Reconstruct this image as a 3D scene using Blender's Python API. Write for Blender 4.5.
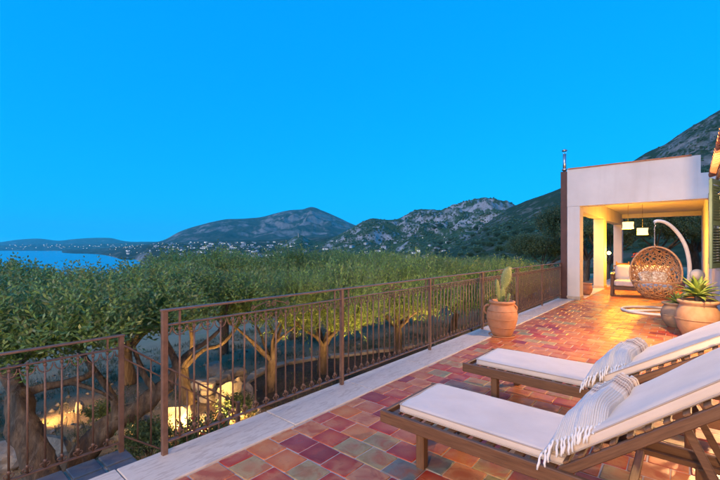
import bpy, bmesh, math, random
import numpy as np
from mathutils import Vector, Matrix, Euler
from mathutils.bvhtree import BVHTree

S = bpy.context.scene
for _o in list(bpy.data.objects):
    bpy.data.objects.remove(_o)
COL = S.collection
R = math.radians
random.seed(7)

# ------------------------------------------------------------------ camera, sky, sun, exposure
FPX, YAW, HY, EYE = 386.0, R(40.6), 247.0, 1.5
FWD = np.array([-math.sin(YAW), math.cos(YAW)])
RGT = np.array([math.cos(YAW), math.sin(YAW)])
cam_data = bpy.data.cameras.new('camera')
cam_data.sensor_width = 36.0
cam_data.lens = FPX / 720.0 * 36.0
cam_data.shift_y = (HY - 240.0) / 720.0
cam_data.clip_start = 0.05
cam_data.clip_end = 90000.0
cam = bpy.data.objects.new('camera', cam_data)
COL.objects.link(cam)
cam.location = (0, 0, EYE)
cam.rotation_euler = (R(90), 0, YAW)
S.camera = cam

SUN_EL, SUN_AZ = R(27.0), R(-172.0)      # behind the camera; the sun lamp from here is added warm fill
W = bpy.data.worlds.new('World')
S.world = W
W.use_nodes = True
wn, wl = W.node_tree.nodes, W.node_tree.links
for n in list(wn):
    wn.remove(n)
sky = wn.new('ShaderNodeTexSky')
sky.sky_type = 'NISHITA'
sky.sun_disc = False
sky.sun_elevation = SUN_EL
sky.sun_rotation = SUN_AZ
sky.altitude = 100.0
sky.air_density = 1.0
sky.dust_density = 0.0
sky.ozone_density = 5.5
hs = wn.new('ShaderNodeHueSaturation')
hs.inputs['Saturation'].default_value = 3.4
hs.inputs['Hue'].default_value = 0.503
# even evening sky: the low pale band is lifted away and the range flattened, alike in all directions
tcw = wn.new('ShaderNodeTexCoord')
lift = wn.new('ShaderNodeVectorMath'); lift.operation = 'ADD'
lift.inputs[1].default_value = (0, 0, 0.11)
nrmv = wn.new('ShaderNodeVectorMath'); nrmv.operation = 'NORMALIZE'
wl.new(tcw.outputs['Generated'], lift.inputs[0]); wl.new(lift.outputs[0], nrmv.inputs[0]); wl.new(nrmv.outputs[0], sky.inputs['Vector'])
gam = wn.new('ShaderNodeGamma'); gam.inputs['Gamma'].default_value = 0.35
tint = wn.new('ShaderNodeMix')
tint.data_type = 'RGBA'; tint.blend_type = 'MULTIPLY'
tint.inputs[0].default_value = 1.0
tint.inputs[7].default_value = (0.9, 1.90, 2.3, 1.0)
bg = wn.new('ShaderNodeBackground')
bg.inputs['Strength'].default_value = 0.15
wo = wn.new('ShaderNodeOutputWorld')
wl.new(sky.outputs[0], gam.inputs['Color'])
wl.new(gam.outputs[0], hs.inputs['Color'])
wl.new(hs.outputs[0], tint.inputs[6])
wl.new(tint.outputs[2], bg.inputs['Color'])
wl.new(bg.outputs[0], wo.inputs['Surface'])

sl = bpy.data.lights.new('sun', 'SUN')
sl.energy = 0.75
sl.angle = R(25)
sl.color = (1.0, 0.78, 0.56)
sun = bpy.data.objects.new('sun', sl)
COL.objects.link(sun)
_sd = Vector((math.sin(SUN_AZ) * math.cos(SUN_EL), math.cos(SUN_AZ) * math.cos(SUN_EL), math.sin(SUN_EL)))
sun.rotation_euler = _sd.to_track_quat('Z', 'Y').to_euler()

S.view_settings.view_transform = 'Standard'
S.view_settings.look = 'None'
S.view_settings.gamma = 1.0
S.view_settings.exposure = 1.22
S.cycles.use_denoising = True
S.cycles.max_bounces = 6
S.cycles.diffuse_bounces = 3
S.cycles.glossy_bounces = 3
S.cycles.transmission_bounces = 4
S.cycles.volume_bounces = 1
S.cycles.transparent_max_bounces = 6
S.cycles.sample_clamp_indirect = 4.0
S.cycles.sample_clamp_direct = 0.0
S.cycles.caustics_reflective = False
S.cycles.caustics_refractive = False

# ------------------------------------------------------------------ pixel helpers (photo is 720 x 480)
def dirp(px):
    return FWD + (px - 360.0) / FPX * RGT
def P(px, py, d):
    q = dirp(px) * d
    return Vector((q[0], q[1], EYE - (py - HY) / FPX * d))
def onz(px, py, z=0.0):
    return P(px, py, FPX * (EYE - z) / (py - HY))
def ony(px, py, Y):
    return P(px, py, Y / dirp(px)[1])
def project(v):
    d = v[0] * FWD[0] + v[1] * FWD[1]
    l = v[0] * RGT[0] + v[1] * RGT[1]
    if d < 0.05:
        return (-9999, -9999, d)
    return (360 + FPX * l / d, HY + FPX * (EYE - v[2]) / d, d)

# ------------------------------------------------------------------ numpy noise
def _hash(ix, iy, seed):
    h = (ix.astype(np.int64) * 374761393 + iy.astype(np.int64) * 668265263 + seed * 1274126177) & 0xFFFFFFFF
    h = ((h ^ (h >> 13)) * 1274126177) & 0xFFFFFFFF
    return (h ^ (h >> 16)) & 0xFFFF
def perlin(x, y, seed=0):
    x0, y0 = np.floor(x), np.floor(y)
    fx, fy = x - x0, y - y0
    u, v = fx * fx * fx * (fx * (fx * 6 - 15) + 10), fy * fy * fy * (fy * (fy * 6 - 15) + 10)
    def g(ix, iy, dx, dy):
        a = _hash(ix, iy, seed) / 65536.0 * 2 * np.pi
        return np.cos(a) * dx + np.sin(a) * dy
    n00 = g(x0, y0, fx, fy); n10 = g(x0 + 1, y0, fx - 1, fy)
    n01 = g(x0, y0 + 1, fx, fy - 1); n11 = g(x0 + 1, y0 + 1, fx - 1, fy - 1)
    return (n00 * (1 - u) + n10 * u) * (1 - v) + (n01 * (1 - u) + n11 * u) * v
def fbm(x, y, seed=0, octv=5, ridged=False, gain=0.5):
    s = np.zeros_like(x); a = 1.0; f = 1.0
    for i in range(octv):
        n = perlin(x * f, y * f, seed + i * 17)
        s += a * ((1 - np.abs(n) * 2.2) * 0.7 - 0.35 if ridged else n)
        a *= gain; f *= 2.03
    return s

# ------------------------------------------------------------------ materials
MATS = {}
def new_mat(name):
    m = bpy.data.materials.new(name)
    m.use_nodes = True
    nt = m.node_tree
    for n in list(nt.nodes):
        nt.nodes.remove(n)
    out = nt.nodes.new('ShaderNodeOutputMaterial')
    b = nt.nodes.new('ShaderNodeBsdfPrincipled')
    nt.links.new(b.outputs[0], out.inputs['Surface'])
    MATS[name] = m
    return m, nt, b
def coords(nt, scale=(1, 1, 1), kind='Object', rnd=True):
    tc = nt.nodes.new('ShaderNodeTexCoord')
    mp = nt.nodes.new('ShaderNodeMapping')
    mp.inputs['Scale'].default_value = scale
    if kind == 'World':
        g = nt.nodes.new('ShaderNodeNewGeometry')
        nt.links.new(g.outputs['Position'], mp.inputs['Vector'])
    else:
        nt.links.new(tc.outputs[kind], mp.inputs['Vector'])
    if rnd:
        oi = nt.nodes.new('ShaderNodeObjectInfo')
        mu = nt.nodes.new('ShaderNodeMath'); mu.operation = 'MULTIPLY'; mu.inputs[1].default_value = 61.7
        nt.links.new(oi.outputs['Random'], mu.inputs[0])
        cb = nt.nodes.new('ShaderNodeCombineXYZ')
        for k in range(3):
            nt.links.new(mu.outputs[0], cb.inputs[k])
        nt.links.new(cb.outputs[0], mp.inputs['Location'])
    return mp.outputs[0]
def noise(nt, vec, scale, detail=5, rough=0.55, dist=0.0):
    n = nt.nodes.new('ShaderNodeTexNoise')
    n.inputs['Scale'].default_value = scale
    n.inputs['Detail'].default_value = detail
    n.inputs['Roughness'].default_value = rough
    n.inputs['Distortion'].default_value = dist
    if vec is not None:
        nt.links.new(vec, n.inputs['Vector'])
    return n.outputs['Fac']
def ramp(nt, fac, stops, interp='LINEAR'):
    r = nt.nodes.new('ShaderNodeValToRGB')
    r.color_ramp.interpolation = interp
    el = r.color_ramp.elements
    while len(el) > 1:
        el.remove(el[-1])
    for i, (p, c) in enumerate(stops):
        e = el[0] if i == 0 else el.new(p)
        e.position = p
        e.color = (c[0], c[1], c[2], 1) if not isinstance(c, (int, float)) else (c, c, c, 1)
    nt.links.new(fac, r.inputs[0])
    return r.outputs[0]
def mix(nt, fac, a, b, mode='MIX'):
    m = nt.nodes.new('ShaderNodeMix')
    m.data_type = 'RGBA'; m.blend_type = mode
    for sock, v in ((0, fac), (6, a), (7, b)):
        if isinstance(v, (int, float)):
            m.inputs[sock].default_value = v
        elif isinstance(v, tuple):
            m.inputs[sock].default_value = (v[0], v[1], v[2], 1)
        else:
            nt.links.new(v, m.inputs[sock])
    return m.outputs[2]
def bump(nt, b, height, strength=0.3, dist=0.01):
    bm = nt.nodes.new('ShaderNodeBump')
    bm.inputs['Strength'].default_value = strength
    bm.inputs['Distance'].default_value = dist
    nt.links.new(height, bm.inputs['Height'])
    nt.links.new(bm.outputs[0], b.inputs['Normal'])
def pm(name, stops, scale=6.0, rough=0.6, stretch=(1, 1, 1), bstr=0.25, bscale=None, bdist=0.01, metal=0.0, kind='Object', detail=5, spec=0.5, dist=0.0, rnd=True, rvar=0.0):
    m, nt, b = new_mat(name)
    v = coords(nt, stretch, kind, rnd)
    f = noise(nt, v, scale, detail, 0.6, dist)
    nt.links.new(ramp(nt, f, stops), b.inputs['Base Color'])
    b.inputs['Roughness'].default_value = rough
    b.inputs['Metallic'].default_value = metal
    b.inputs['Specular IOR Level'].default_value = spec
    if rvar:
        f3 = noise(nt, v, scale * 2.3, 4)
        nt.links.new(ramp(nt, f3, [(0.3, max(rough - rvar, 0.02)), (0.7, min(rough + rvar, 1))]), b.inputs['Roughness'])
    if bstr:
        f2 = noise(nt, v, bscale or scale * 4, 6)
        bump(nt, b, f2, bstr, bdist)
    return m

M = {}
M['plaster'] = pm('white_plaster', [(0.3, (0.55, 0.53, 0.52)), (0.7, (0.64, 0.62, 0.61))], 1.3, 0.85, bstr=0.25, bscale=40, bdist=0.004, kind='World', rnd=False)
_m = M['plaster']; _nt = _m.node_tree; _b = [n for n in _nt.nodes if n.type == 'BSDF_PRINCIPLED'][0]
_src = _b.inputs['Base Color'].links[0].from_socket
_vv = coords(_nt, (1.8, 1.8, 0.16), 'World', False)
_nt.links.new(mix(_nt, ramp(_nt, noise(_nt, _vv, 1.6, 7, 0.65), [(0.50, 0.0), (0.78, 0.32)]), _src, (0.40, 0.36, 0.33)), _b.inputs['Base Color'])
M['plinth'] = pm('plinth_stone', [(0.3, (0.36, 0.30, 0.24)), (0.7, (0.5, 0.43, 0.35))], 9, 0.7)
M['coping'] = pm('travertine', [(0.3, (0.50, 0.44, 0.38)), (0.52, (0.60, 0.54, 0.47)), (0.6, (0.45, 0.38, 0.32)), (0.75, (0.62, 0.57, 0.51))], 5.5, 0.5, (6, 1, 4), bstr=0.25, bscale=26, bdist=0.003, rvar=0.12)
M['grout'] = pm('grout', [(0.3, (0.36, 0.30, 0.27)), (0.7, (0.48, 0.42, 0.38))], 12, 0.85, kind='World', rnd=False)
M['iron'] = pm('wrought_iron', [(0.3, (0.125, 0.075, 0.055)), (0.7, (0.205, 0.125, 0.09))], 18, 0.5, metal=0.15, bstr=0.2, bscale=90, bdist=0.002)
M['wood'] = pm('teak', [(0.25, (0.075, 0.036, 0.019)), (0.5, (0.125, 0.063, 0.034)), (0.75, (0.17, 0.093, 0.053))], 9, 0.55, (0.7, 9, 9), bstr=0.25, bscale=30, bdist=0.003, rvar=0.12)
M['wood_y'] = pm('teak_across', [(0.25, (0.09, 0.044, 0.022)), (0.5, (0.16, 0.082, 0.04)), (0.75, (0.22, 0.12, 0.066))], 9, 0.55, (9, 0.7, 9), bstr=0.25, bscale=30, bdist=0.003)
M['wood_z'] = pm('teak_upright', [(0.25, (0.085, 0.042, 0.021)), (0.5, (0.14, 0.072, 0.037)), (0.75, (0.19, 0.105, 0.06))], 9, 0.55, (9, 9, 0.7), bstr=0.25, bscale=30, bdist=0.003)
def fabric(name, c1, c2, weave=600):
    m, nt, b = new_mat(name)
    v = coords(nt)
    f = noise(nt, v, 4, 4)
    nt.links.new(ramp(nt, f, [(0.3, c1), (0.7, c2)]), b.inputs['Base Color'])
    b.inputs['Roughness'].default_value = 0.9
    b.inputs['Sheen Weight'].default_value = 0.25
    f2 = noise(nt, v, weave, 2)
    f3 = noise(nt, v, 7, 3)
    ad = nt.nodes.new('ShaderNodeMath'); ad.operation = 'MULTIPLY_ADD'
    nt.links.new(f3, ad.inputs[0]); ad.inputs[1].default_value = 14.0
    nt.links.new(f2, ad.inputs[2])
    bump(nt, b, ad.outputs[0], 0.25, 0.003)
    return m
M['cushion'] = fabric('cream_canvas', (0.56, 0.51, 0.49), (0.63, 0.58, 0.56))
M['piping'] = fabric('canvas_piping', (0.34, 0.30, 0.29), (0.40, 0.36, 0.34))
M['fringe'] = fabric('cotton_fringe', (0.62, 0.66, 0.72), (0.72, 0.75, 0.8), 300)
M['terracotta'] = pm('terracotta', [(0.25, (0.33, 0.145, 0.07)), (0.5, (0.45, 0.21, 0.105)), (0.72, (0.52, 0.28, 0.16))], 4.5, 0.75, bstr=0.3, bscale=22, bdist=0.006, dist=0.6)
M['terracotta_pale'] = pm('pale_terracotta', [(0.25, (0.19, 0.125, 0.08)), (0.5, (0.27, 0.19, 0.125)), (0.75, (0.36, 0.27, 0.19))], 4, 0.8, bstr=0.3, bscale=22, bdist=0.006)
M['terracotta_warm'] = pm('weathered_terracotta', [(0.25, (0.24, 0.135, 0.075)), (0.5, (0.33, 0.20, 0.115)), (0.75, (0.42, 0.29, 0.185))], 4, 0.8, bstr=0.3, bscale=22, bdist=0.006)
M['rooftile'] = pm('roof_tile', [(0.25, (0.30, 0.10, 0.05)), (0.5, (0.42, 0.17, 0.085)), (0.75, (0.5, 0.25, 0.14))], 5, 0.8)
M['soil'] = pm('soil', [(0.3, (0.05, 0.032, 0.02)), (0.7, (0.10, 0.07, 0.045))], 9, 0.95, bstr=0.6, bscale=40, bdist=0.02)
M['bark'] = pm('olive_bark', [(0.25, (0.05, 0.036, 0.026)), (0.5, (0.12, 0.088, 0.062)), (0.75, (0.21, 0.165, 0.12))], 7, 0.9, (1.6, 1.6, 0.5), bstr=0.9, bscale=16, bdist=0.03, dist=1.0)
M['rock'] = pm('limestone', [(0.25, (0.22, 0.18, 0.14)), (0.5, (0.36, 0.31, 0.25)), (0.75, (0.48, 0.43, 0.36))], 2.6, 0.9, bstr=0.7, bscale=9, bdist=0.05)
M['white_metal'] = pm('white_lacquer', [(0.3, (0.70, 0.68, 0.66)), (0.7, (0.76, 0.74, 0.72))], 6, 0.35, bstr=0.0)
M['steel'] = pm('flue_steel', [(0.3, (0.42, 0.42, 0.43)), (0.7, (0.56, 0.56, 0.57))], 9, 0.35, metal=0.9, bstr=0.0)
M['corten'] = pm('painted_brown_steel', [(0.3, (0.055, 0.022, 0.02)), (0.7, (0.09, 0.036, 0.032))], 5, 0.6)
M['rattan'] = pm('rattan', [(0.25, (0.30, 0.145, 0.065)), (0.5, (0.46, 0.24, 0.115)), (0.75, (0.58, 0.34, 0.18))], 30, 0.5, bstr=0.3, bscale=120, bdist=0.003)
M['shutter'] = pm('green_shutter_paint', [(0.3, (0.035, 0.07, 0.06)), (0.7, (0.05, 0.095, 0.08))], 5, 0.5)
M['black_metal'] = pm('dark_lamp_metal', [(0.3, (0.02, 0.02, 0.02)), (0.7, (0.035, 0.033, 0.03))], 8, 0.5)
M['cactus'] = pm('cactus_skin', [(0.25, (0.10, 0.145, 0.045)), (0.5, (0.17, 0.21, 0.07)), (0.75, (0.25, 0.27, 0.11))], 8, 0.55, bstr=0.35, bscale=45, bdist=0.006)
M['spine'] = pm('cactus_spines', [(0.3, (0.5, 0.45, 0.3)), (0.7, (0.6, 0.55, 0.4))], 8, 0.7, bstr=0)
M['agave'] = pm('agave_leaf', [(0.25, (0.08, 0.15, 0.025)), (0.5, (0.17, 0.25, 0.045)), (0.75, (0.29, 0.33, 0.09))], 3.5, 0.45, (1, 1, 1), bstr=0.1)
M['flower_red'] = pm('red_petals', [(0.3, (0.42, 0.03, 0.02)), (0.7, (0.6, 0.08, 0.05))], 9, 0.6, bstr=0)
M['skin_white'] = pm('cream_ceramic', [(0.3, (0.50, 0.43, 0.33)), (0.7, (0.58, 0.50, 0.40))], 6, 0.5, bstr=0.1)

def leaf_mat(name, top, top2, under, rough=0.5, trans=0.25):
    m, nt, b = new_mat(name)
    v = coords(nt, kind='World', rnd=False)
    f = noise(nt, v, 1.6, 4)
    f2 = noise(nt, v, 21.0, 2)
    c = ramp(nt, f, [(0.3, top), (0.7, top2)])
    c = mix(nt, ramp(nt, f2, [(0.35, 0.0), (0.7, 1.0)]), c, tuple(min(1, x * 1.7 + 0.01) for x in top2))
    oi = nt.nodes.new('ShaderNodeObjectInfo')
    hv = nt.nodes.new('ShaderNodeHueSaturation')
    mr = nt.nodes.new('ShaderNodeMapRange'); mr.inputs['To Min'].default_value = 0.68; mr.inputs['To Max'].default_value = 1.2
    nt.links.new(oi.outputs['Random'], mr.inputs['Value']); nt.links.new(mr.outputs[0], hv.inputs['Value'])
    mr2 = nt.nodes.new('ShaderNodeMapRange'); mr2.inputs['To Min'].default_value = 0.515; mr2.inputs['To Max'].default_value = 0.49
    nt.links.new(oi.outputs['Random'], mr2.inputs['Value']); nt.links.new(mr2.outputs[0], hv.inputs['Hue'])
    nt.links.new(c, hv.inputs['Color']); c = hv.outputs[0]
    g = nt.nodes.new('ShaderNodeNewGeometry')
    c = mix(nt, g.outputs['Backfacing'], c, under)
    nt.links.new(c, b.inputs['Base Color'])
    b.inputs['Roughness'].default_value = rough
    t = nt.nodes.new('ShaderNodeBsdfTranslucent')
    nt.links.new(c, t.inputs['Color'])
    ms = nt.nodes.new('ShaderNodeMixShader')
    ms.inputs[0].default_value = trans
    out = [n for n in nt.nodes if n.type == 'OUTPUT_MATERIAL'][0]
    nt.links.new(b.outputs[0], ms.inputs[1]); nt.links.new(t.outputs[0], ms.inputs[2])
    nt.links.new(ms.outputs[0], out.inputs['Surface'])
    return m
M['olive_leaf'] = leaf_mat('olive_leaf', (0.075, 0.155, 0.026), (0.165, 0.25, 0.045), (0.19, 0.25, 0.10), 0.40)
M['dark_leaf'] = leaf_mat('dark_leaf', (0.05, 0.085, 0.025), (0.085, 0.12, 0.038), (0.10, 0.13, 0.06))
M['shrub_leaf'] = leaf_mat('shrub_leaf', (0.05, 0.095, 0.032), (0.09, 0.14, 0.05), (0.08, 0.115, 0.045))
M['grass'] = leaf_mat('dry_grass', (0.07, 0.09, 0.03), (0.14, 0.13, 0.055), (0.10, 0.11, 0.045))

def emit(name, col, strength):
    m, nt, b = new_mat(name)
    b.inputs['Base Color'].default_value = (0.8, 0.75, 0.65, 1)
    b.inputs['Emission Color'].default_value = (*col, 1)
    b.inputs['Emission Strength'].default_value = strength
    v = coords(nt); f = noise(nt, v, 9, 3)
    nt.links.new(ramp(nt, f, [(0.3, tuple(x * 0.85 for x in col)), (0.7, col)]), b.inputs['Emission Color'])
    return m
M['shade_glow'] = emit('lit_fabric_shade', (1.0, 0.68, 0.34), 0.8)
M['bulb'] = emit('lit_bulb', (1.0, 0.64, 0.25), 3.5)
M['town_glow'] = emit('street_light', (1.0, 0.85, 0.66), 2.0)
M['glass_pane'] = None
_m, _nt, _b = new_mat('window_glass')
_b.inputs['Base Color'].default_value = (0.03, 0.04, 0.05, 1); _b.inputs['Roughness'].default_value = 0.06
M['glass_pane'] = _m

# hand made floor tiles: glazed, blotchy
def tile_mat(name, a, b2, c3, rough):
    m, nt, b = new_mat(name)
    v = coords(nt)
    f = noise(nt, v, 7.0, 4, 0.55, 0.8)
    f2 = noise(nt, v, 30.0, 5)
    f4 = noise(nt, v, 3.0, 3)
    c = ramp(nt, f, [(0.34, a), (0.5, b2), (0.64, c3)])
    tcn = nt.nodes.new('ShaderNodeTexCoord'); ln = nt.nodes.new('ShaderNodeVectorMath'); ln.operation = 'LENGTH'
    nt.links.new(tcn.outputs['Object'], ln.inputs[0])
    wb = nt.nodes.new('ShaderNodeMath'); wb.operation = 'MULTIPLY_ADD'; nt.links.new(f, wb.inputs[0]); wb.inputs[1].default_value = 0.16; nt.links.new(ln.outputs['Value'], wb.inputs[2])
    c = mix(nt, ramp(nt, wb.outputs[0], [(0.10, 0.6), (0.17, 0.0)]), c, c3)
    c = mix(nt, ramp(nt, f2, [(0.55, 0.0), (0.8, 0.5)]), c, tuple(x * 0.55 for x in a))
    nt.links.new(c, b.inputs['Base Color'])
    nt.links.new(ramp(nt, f4, [(0.3, rough), (0.7, rough + 0.25)]), b.inputs['Roughness'])
    b.inputs['Specular IOR Level'].default_value = 0.42
    ad = nt.nodes.new('ShaderNodeMath'); ad.operation = 'MULTIPLY_ADD'
    nt.links.new(f4, ad.inputs[0]); ad.inputs[1].default_value = 4.0
    nt.links.new(f2, ad.inputs[2])
    bump(nt, b, ad.outputs[0], 0.35, 0.004)
    return m
TILE_M = [
    tile_mat('glazed_red', (0.307, 0.030, 0.015), (0.378, 0.052, 0.021), (0.425, 0.145, 0.063), 0.27),
    tile_mat('glazed_wine', (0.201, 0.019, 0.015), (0.248, 0.030, 0.021), (0.295, 0.070, 0.042), 0.26),
    tile_mat('glazed_orange', (0.425, 0.099, 0.023), (0.472, 0.145, 0.037), (0.496, 0.232, 0.089), 0.30),
    tile_mat('glazed_salmon', (0.425, 0.151, 0.058), (0.484, 0.215, 0.095), (0.354, 0.087, 0.034), 0.32),
    tile_mat('glazed_ochre', (0.295, 0.186, 0.063), (0.378, 0.278, 0.126), (0.378, 0.128, 0.047), 0.30),
    tile_mat('glazed_olive', (0.165, 0.162, 0.063), (0.283, 0.255, 0.126), (0.319, 0.139, 0.063), 0.30),
    tile_mat('glazed_slate', (0.094, 0.116, 0.116), (0.177, 0.186, 0.158), (0.260, 0.104, 0.063), 0.26),
    tile_mat('glazed_clay', (0.354, 0.070, 0.023), (0.401, 0.104, 0.037), (0.448, 0.197, 0.084), 0.30),
]
M['tile_blue'] = tile_mat('glazed_blue', (0.05, 0.08, 0.13), (0.08, 0.12, 0.17), (0.12, 0.13, 0.16), 0.3)

# towel: stripes along its length, from the UV map
_m, _nt, _b = new_mat('striped_towel')
_uv = _nt.nodes.new('ShaderNodeTexCoord'); _sp = _nt.nodes.new('ShaderNodeSeparateXYZ')
_nt.links.new(_uv.outputs['UV'], _sp.inputs[0])
_w, _br, _cr, _bl = (0.70, 0.66, 0.63), (0.20, 0.14, 0.14), (0.58, 0.48, 0.42), (0.47, 0.52, 0.60)
_st = [(0.0, _bl), (0.37, _bl), (0.43, _w), (0.50, _cr), (0.535, _br), (0.57, _cr), (0.60, _br), (0.625, _cr), (0.66, _w), (0.69, _br), (0.73, _cr), (0.76, _br), (0.80, _w), (0.85, _cr), (0.87, _br), (0.90, _cr), (0.93, _w), (0.96, _br), (0.975, _w)]
_rc = ramp(_nt, _sp.outputs['Y'], _st, 'CONSTANT')
_wv = _nt.nodes.new('ShaderNodeTexWave'); _wv.inputs['Scale'].default_value = 9; _wv.bands_direction = 'X'
_nt.links.new(_uv.outputs['UV'], _wv.inputs['Vector'])
_rc = mix(_nt, ramp(_nt, _wv.outputs['Fac'], [(0.3, 0.0), (0.9, 0.30)]), _rc, (0.75, 0.76, 0.8))
_nt.links.new(_rc, _b.inputs['Base Color']); _b.inputs['Roughness'].default_value = 0.95
_b.inputs['Sheen Weight'].default_value = 0.3
_ad = _nt.nodes.new('ShaderNodeMath'); _ad.operation = 'MULTIPLY_ADD'; _ad.inputs[1].default_value = 0.7
_nt.links.new(_wv.outputs['Fac'], _ad.inputs[0]); _nt.links.new(noise(_nt, coords(_nt, (1, 1, 1)), 170, 3), _ad.inputs[2])
bump(_nt, _b, _ad.outputs[0], 0.8, 0.006)
M['towel'] = _m

# ------------------------------------------------------------------ mesh builder
class MB:
    def __init__(s):
        s.v, s.f, s.sm, s.mi, s.uv = [], [], [], [], None
    def add(s, vs, fs, smooth=False, mi=0):
        o = len(s.v)
        s.v += [tuple(v) for v in vs]
        s.f += [tuple(i + o for i in f) for f in fs]
        s.sm += [smooth] * len(fs)
        s.mi += [mi] * len(fs)
        return s
    def box(s, c, size, rot=None, ch=0.0, mi=0):
        hx, hy, hz = size[0] / 2, size[1] / 2, size[2] / 2
        mt = Matrix.Translation(c) @ (rot.to_4x4() if rot is not None else Matrix())
        if ch <= 0:
            vs = [(x * hx, y * hy, z * hz) for x in (-1, 1) for y in (-1, 1) for z in (-1, 1)]
            fs = [(0, 1, 3, 2), (4, 6, 7, 5), (0, 4, 5, 1), (2, 3, 7, 6), (0, 2, 6, 4), (1, 5, 7, 3)]
        else:
            ch = min(ch, hx * 0.9, hy * 0.9, hz * 0.9)
            vs, idx = [], {}
            for x in (-1, 1):
                for y in (-1, 1):
                    for z in (-1, 1):
                        for a in range(3):
                            p = [x * (hx - ch), y * (hy - ch), z * (hz - ch)]
                            p[a] = (x, y, z)[a] * (hx, hy, hz)[a]
                            idx[(x, y, z, a)] = len(vs); vs.append(p)
            fs = []
            for a in range(3):
                b_, c_ = (a + 1) % 3, (a + 2) % 3
                for sg in (-1, 1):
                    q = []
                    for (u, w) in ((-1, -1), (1, -1), (1, 1), (-1, 1)):
                        k = [0, 0, 0]; k[a] = sg; k[b_] = u; k[c_] = w
                        q.append(idx[(*k, a)])
                    fs.append(tuple(q if sg > 0 else q[::-1]))
            for a in range(3):
                b_, c_ = (a + 1) % 3, (a + 2) % 3
                for u in (-1, 1):
                    for w in (-1, 1):
                        k1 = [0, 0, 0]; k1[b_] = u; k1[c_] = w
                        k0 = list(k1); k0[a] = -1; k1[a] = 1
                        q = [idx[(*k0, b_)], idx[(*k1, b_)], idx[(*k1, c_)], idx[(*k0, c_)]]
                        fs.append(tuple(q if u * w < 0 else q[::-1]))
            for x in (-1, 1):
                for y in (-1, 1):
                    for z in (-1, 1):
                        q = [idx[(x, y, z, a)] for a in range(3)]
                        fs.append(tuple(q if x * y * z > 0 else q[::-1]))
        return s.add([mt @ Vector(v) for v in vs], fs, False, mi)
    def bar(s, a, b, w, h, up=(0, 0, 1), ch=0.0):
        a, b = Vector(a), Vector(b)
        d = b - a; L = d.length; d.normalize()
        sd = d.cross(Vector(up)).normalized(); u = sd.cross(d)
        rot = Matrix((d, sd, u)).transposed()
        return s.box((a + b) / 2, (L, w, h), rot, ch)
    def tube(s, pts, rad, n=8, caps=True, smooth=True, closed=False, wob=0.0, seed=0, twist=0.0):
        pts = [Vector(p) for p in pts]
        k = len(pts)
        if isinstance(rad, (int, float)):
            rad = [rad] * k
        rnd = random.Random(seed)
        ph = [rnd.uniform(0, 6.28) for _ in range(6)]
        vs = []
        t0 = (pts[1] - pts[0]).normalized()
        ref = Vector((0, 0, 1)) if abs(t0.z) < 0.9 else Vector((1, 0, 0))
        nrm = t0.cross(ref).normalized()
        for i in range(k):
            if closed:
                t = (pts[(i + 1) % k] - pts[i - 1]).normalized()
            else:
                t = (pts[min(i + 1, k - 1)] - pts[max(i - 1, 0)]).normalized()
            nrm = (nrm - t * nrm.dot(t))
            if nrm.length < 1e-5:
                nrm = t.orthogonal()
            nrm.normalize()
            bn = t.cross(nrm)
            for j in range(n):
                a = 2 * math.pi * j / n
                r = rad[i]
                if wob:
                    aa = a + twist * i
                    r *= 1 + wob * (math.sin(3 * aa + ph[0]) * 0.5 + math.sin(5 * aa + ph[1] + i * 0.7) * 0.35 + math.sin(2 * aa + ph[2] - i * 0.5) * 0.4)
                vs.append(pts[i] + (nrm * math.cos(a) + bn * math.sin(a)) * r)
        fs = []
        for i in range(k if closed else k - 1):
            i2 = (i + 1) % k
            for j in range(n):
                j2 = (j + 1) % n
                fs.append((i * n + j, i * n + j2, i2 * n + j2, i2 * n + j))
        if caps and not closed:
            fs.append(tuple(range(n))[::-1]); fs.append(tuple((k - 1) * n + j for j in range(n)))
        return s.add(vs, fs, smooth)
    def lathe(s, prof, n=32, c=(0, 0, 0), smooth=True, wob=0.0):
        vs, fs = [], []
        for i, (r, z) in enumerate(prof):
            for j in range(n):
                a = 2 * math.pi * j / n
                rr = r * (1 + wob * math.sin(2 * a + z * 5))
                vs.append((c[0] + rr * math.cos(a), c[1] + rr * math.sin(a), c[2] + z))
        for i in range(len(prof) - 1):
            for j in range(n):
                j2 = (j + 1) % n
                fs.append((i * n + j, i * n + j2, (i + 1) * n + j2, (i + 1) * n + j))
        return s.add(vs, fs, smooth)
    def prism(s, poly, axis_from, axis_to):
        a, b = Vector(axis_from), Vector(axis_to)
        n = len(poly)
        vs = [Vector(p) + a for p in poly] + [Vector(p) + b for p in poly]
        fs = [tuple(range(n))[::-1], tuple(range(n, 2 * n))]
        for i in range(n):
            j = (i + 1) % n
            fs.append((i, j, n + j, n + i))
        return s.add(vs, fs)
    def roundbox(s, size, r, c=(0, 0, 0), n=10, puff=0.0, nz=0.0, mt=None, seed=0):
        hx, hy, hz = [q / 2 for q in size]
        bm = bmesh.new()
        bmesh.ops.create_cube(bm, size=2.0)
        bmesh.ops.subdivide_edges(bm, edges=bm.edges[:], cuts=n, use_grid_fill=True)
        vs = []
        bm.verts.ensure_lookup_table()
        for v in bm.verts:
            q = Vector(v.co)
            t = Vector((q.x * hx, q.y * hy, q.z * hz))
            core = Vector((max(-hx + r, min(hx - r, t.x)), max(-hy + r, min(hy - r, t.y)), max(-hz + r, min(hz - r, t.z))))
            d = t - core
            if d.length > 1e-6:
                t = core + d.normalized() * r
            w = (1 - q.x ** 2) * (1 - q.y ** 2)
            t.z += puff * w ** 0.5 * q.z
            if nz:
                t.z += nz * math.sin(q.x * 5 + seed + q.y * 3) * math.sin(q.y * 4.3 - seed)
                t.x += nz * 0.6 * math.sin(q.y * 6 + seed)
            t = t + Vector(c)
            vs.append(mt @ t if mt is not None else t)
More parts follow.
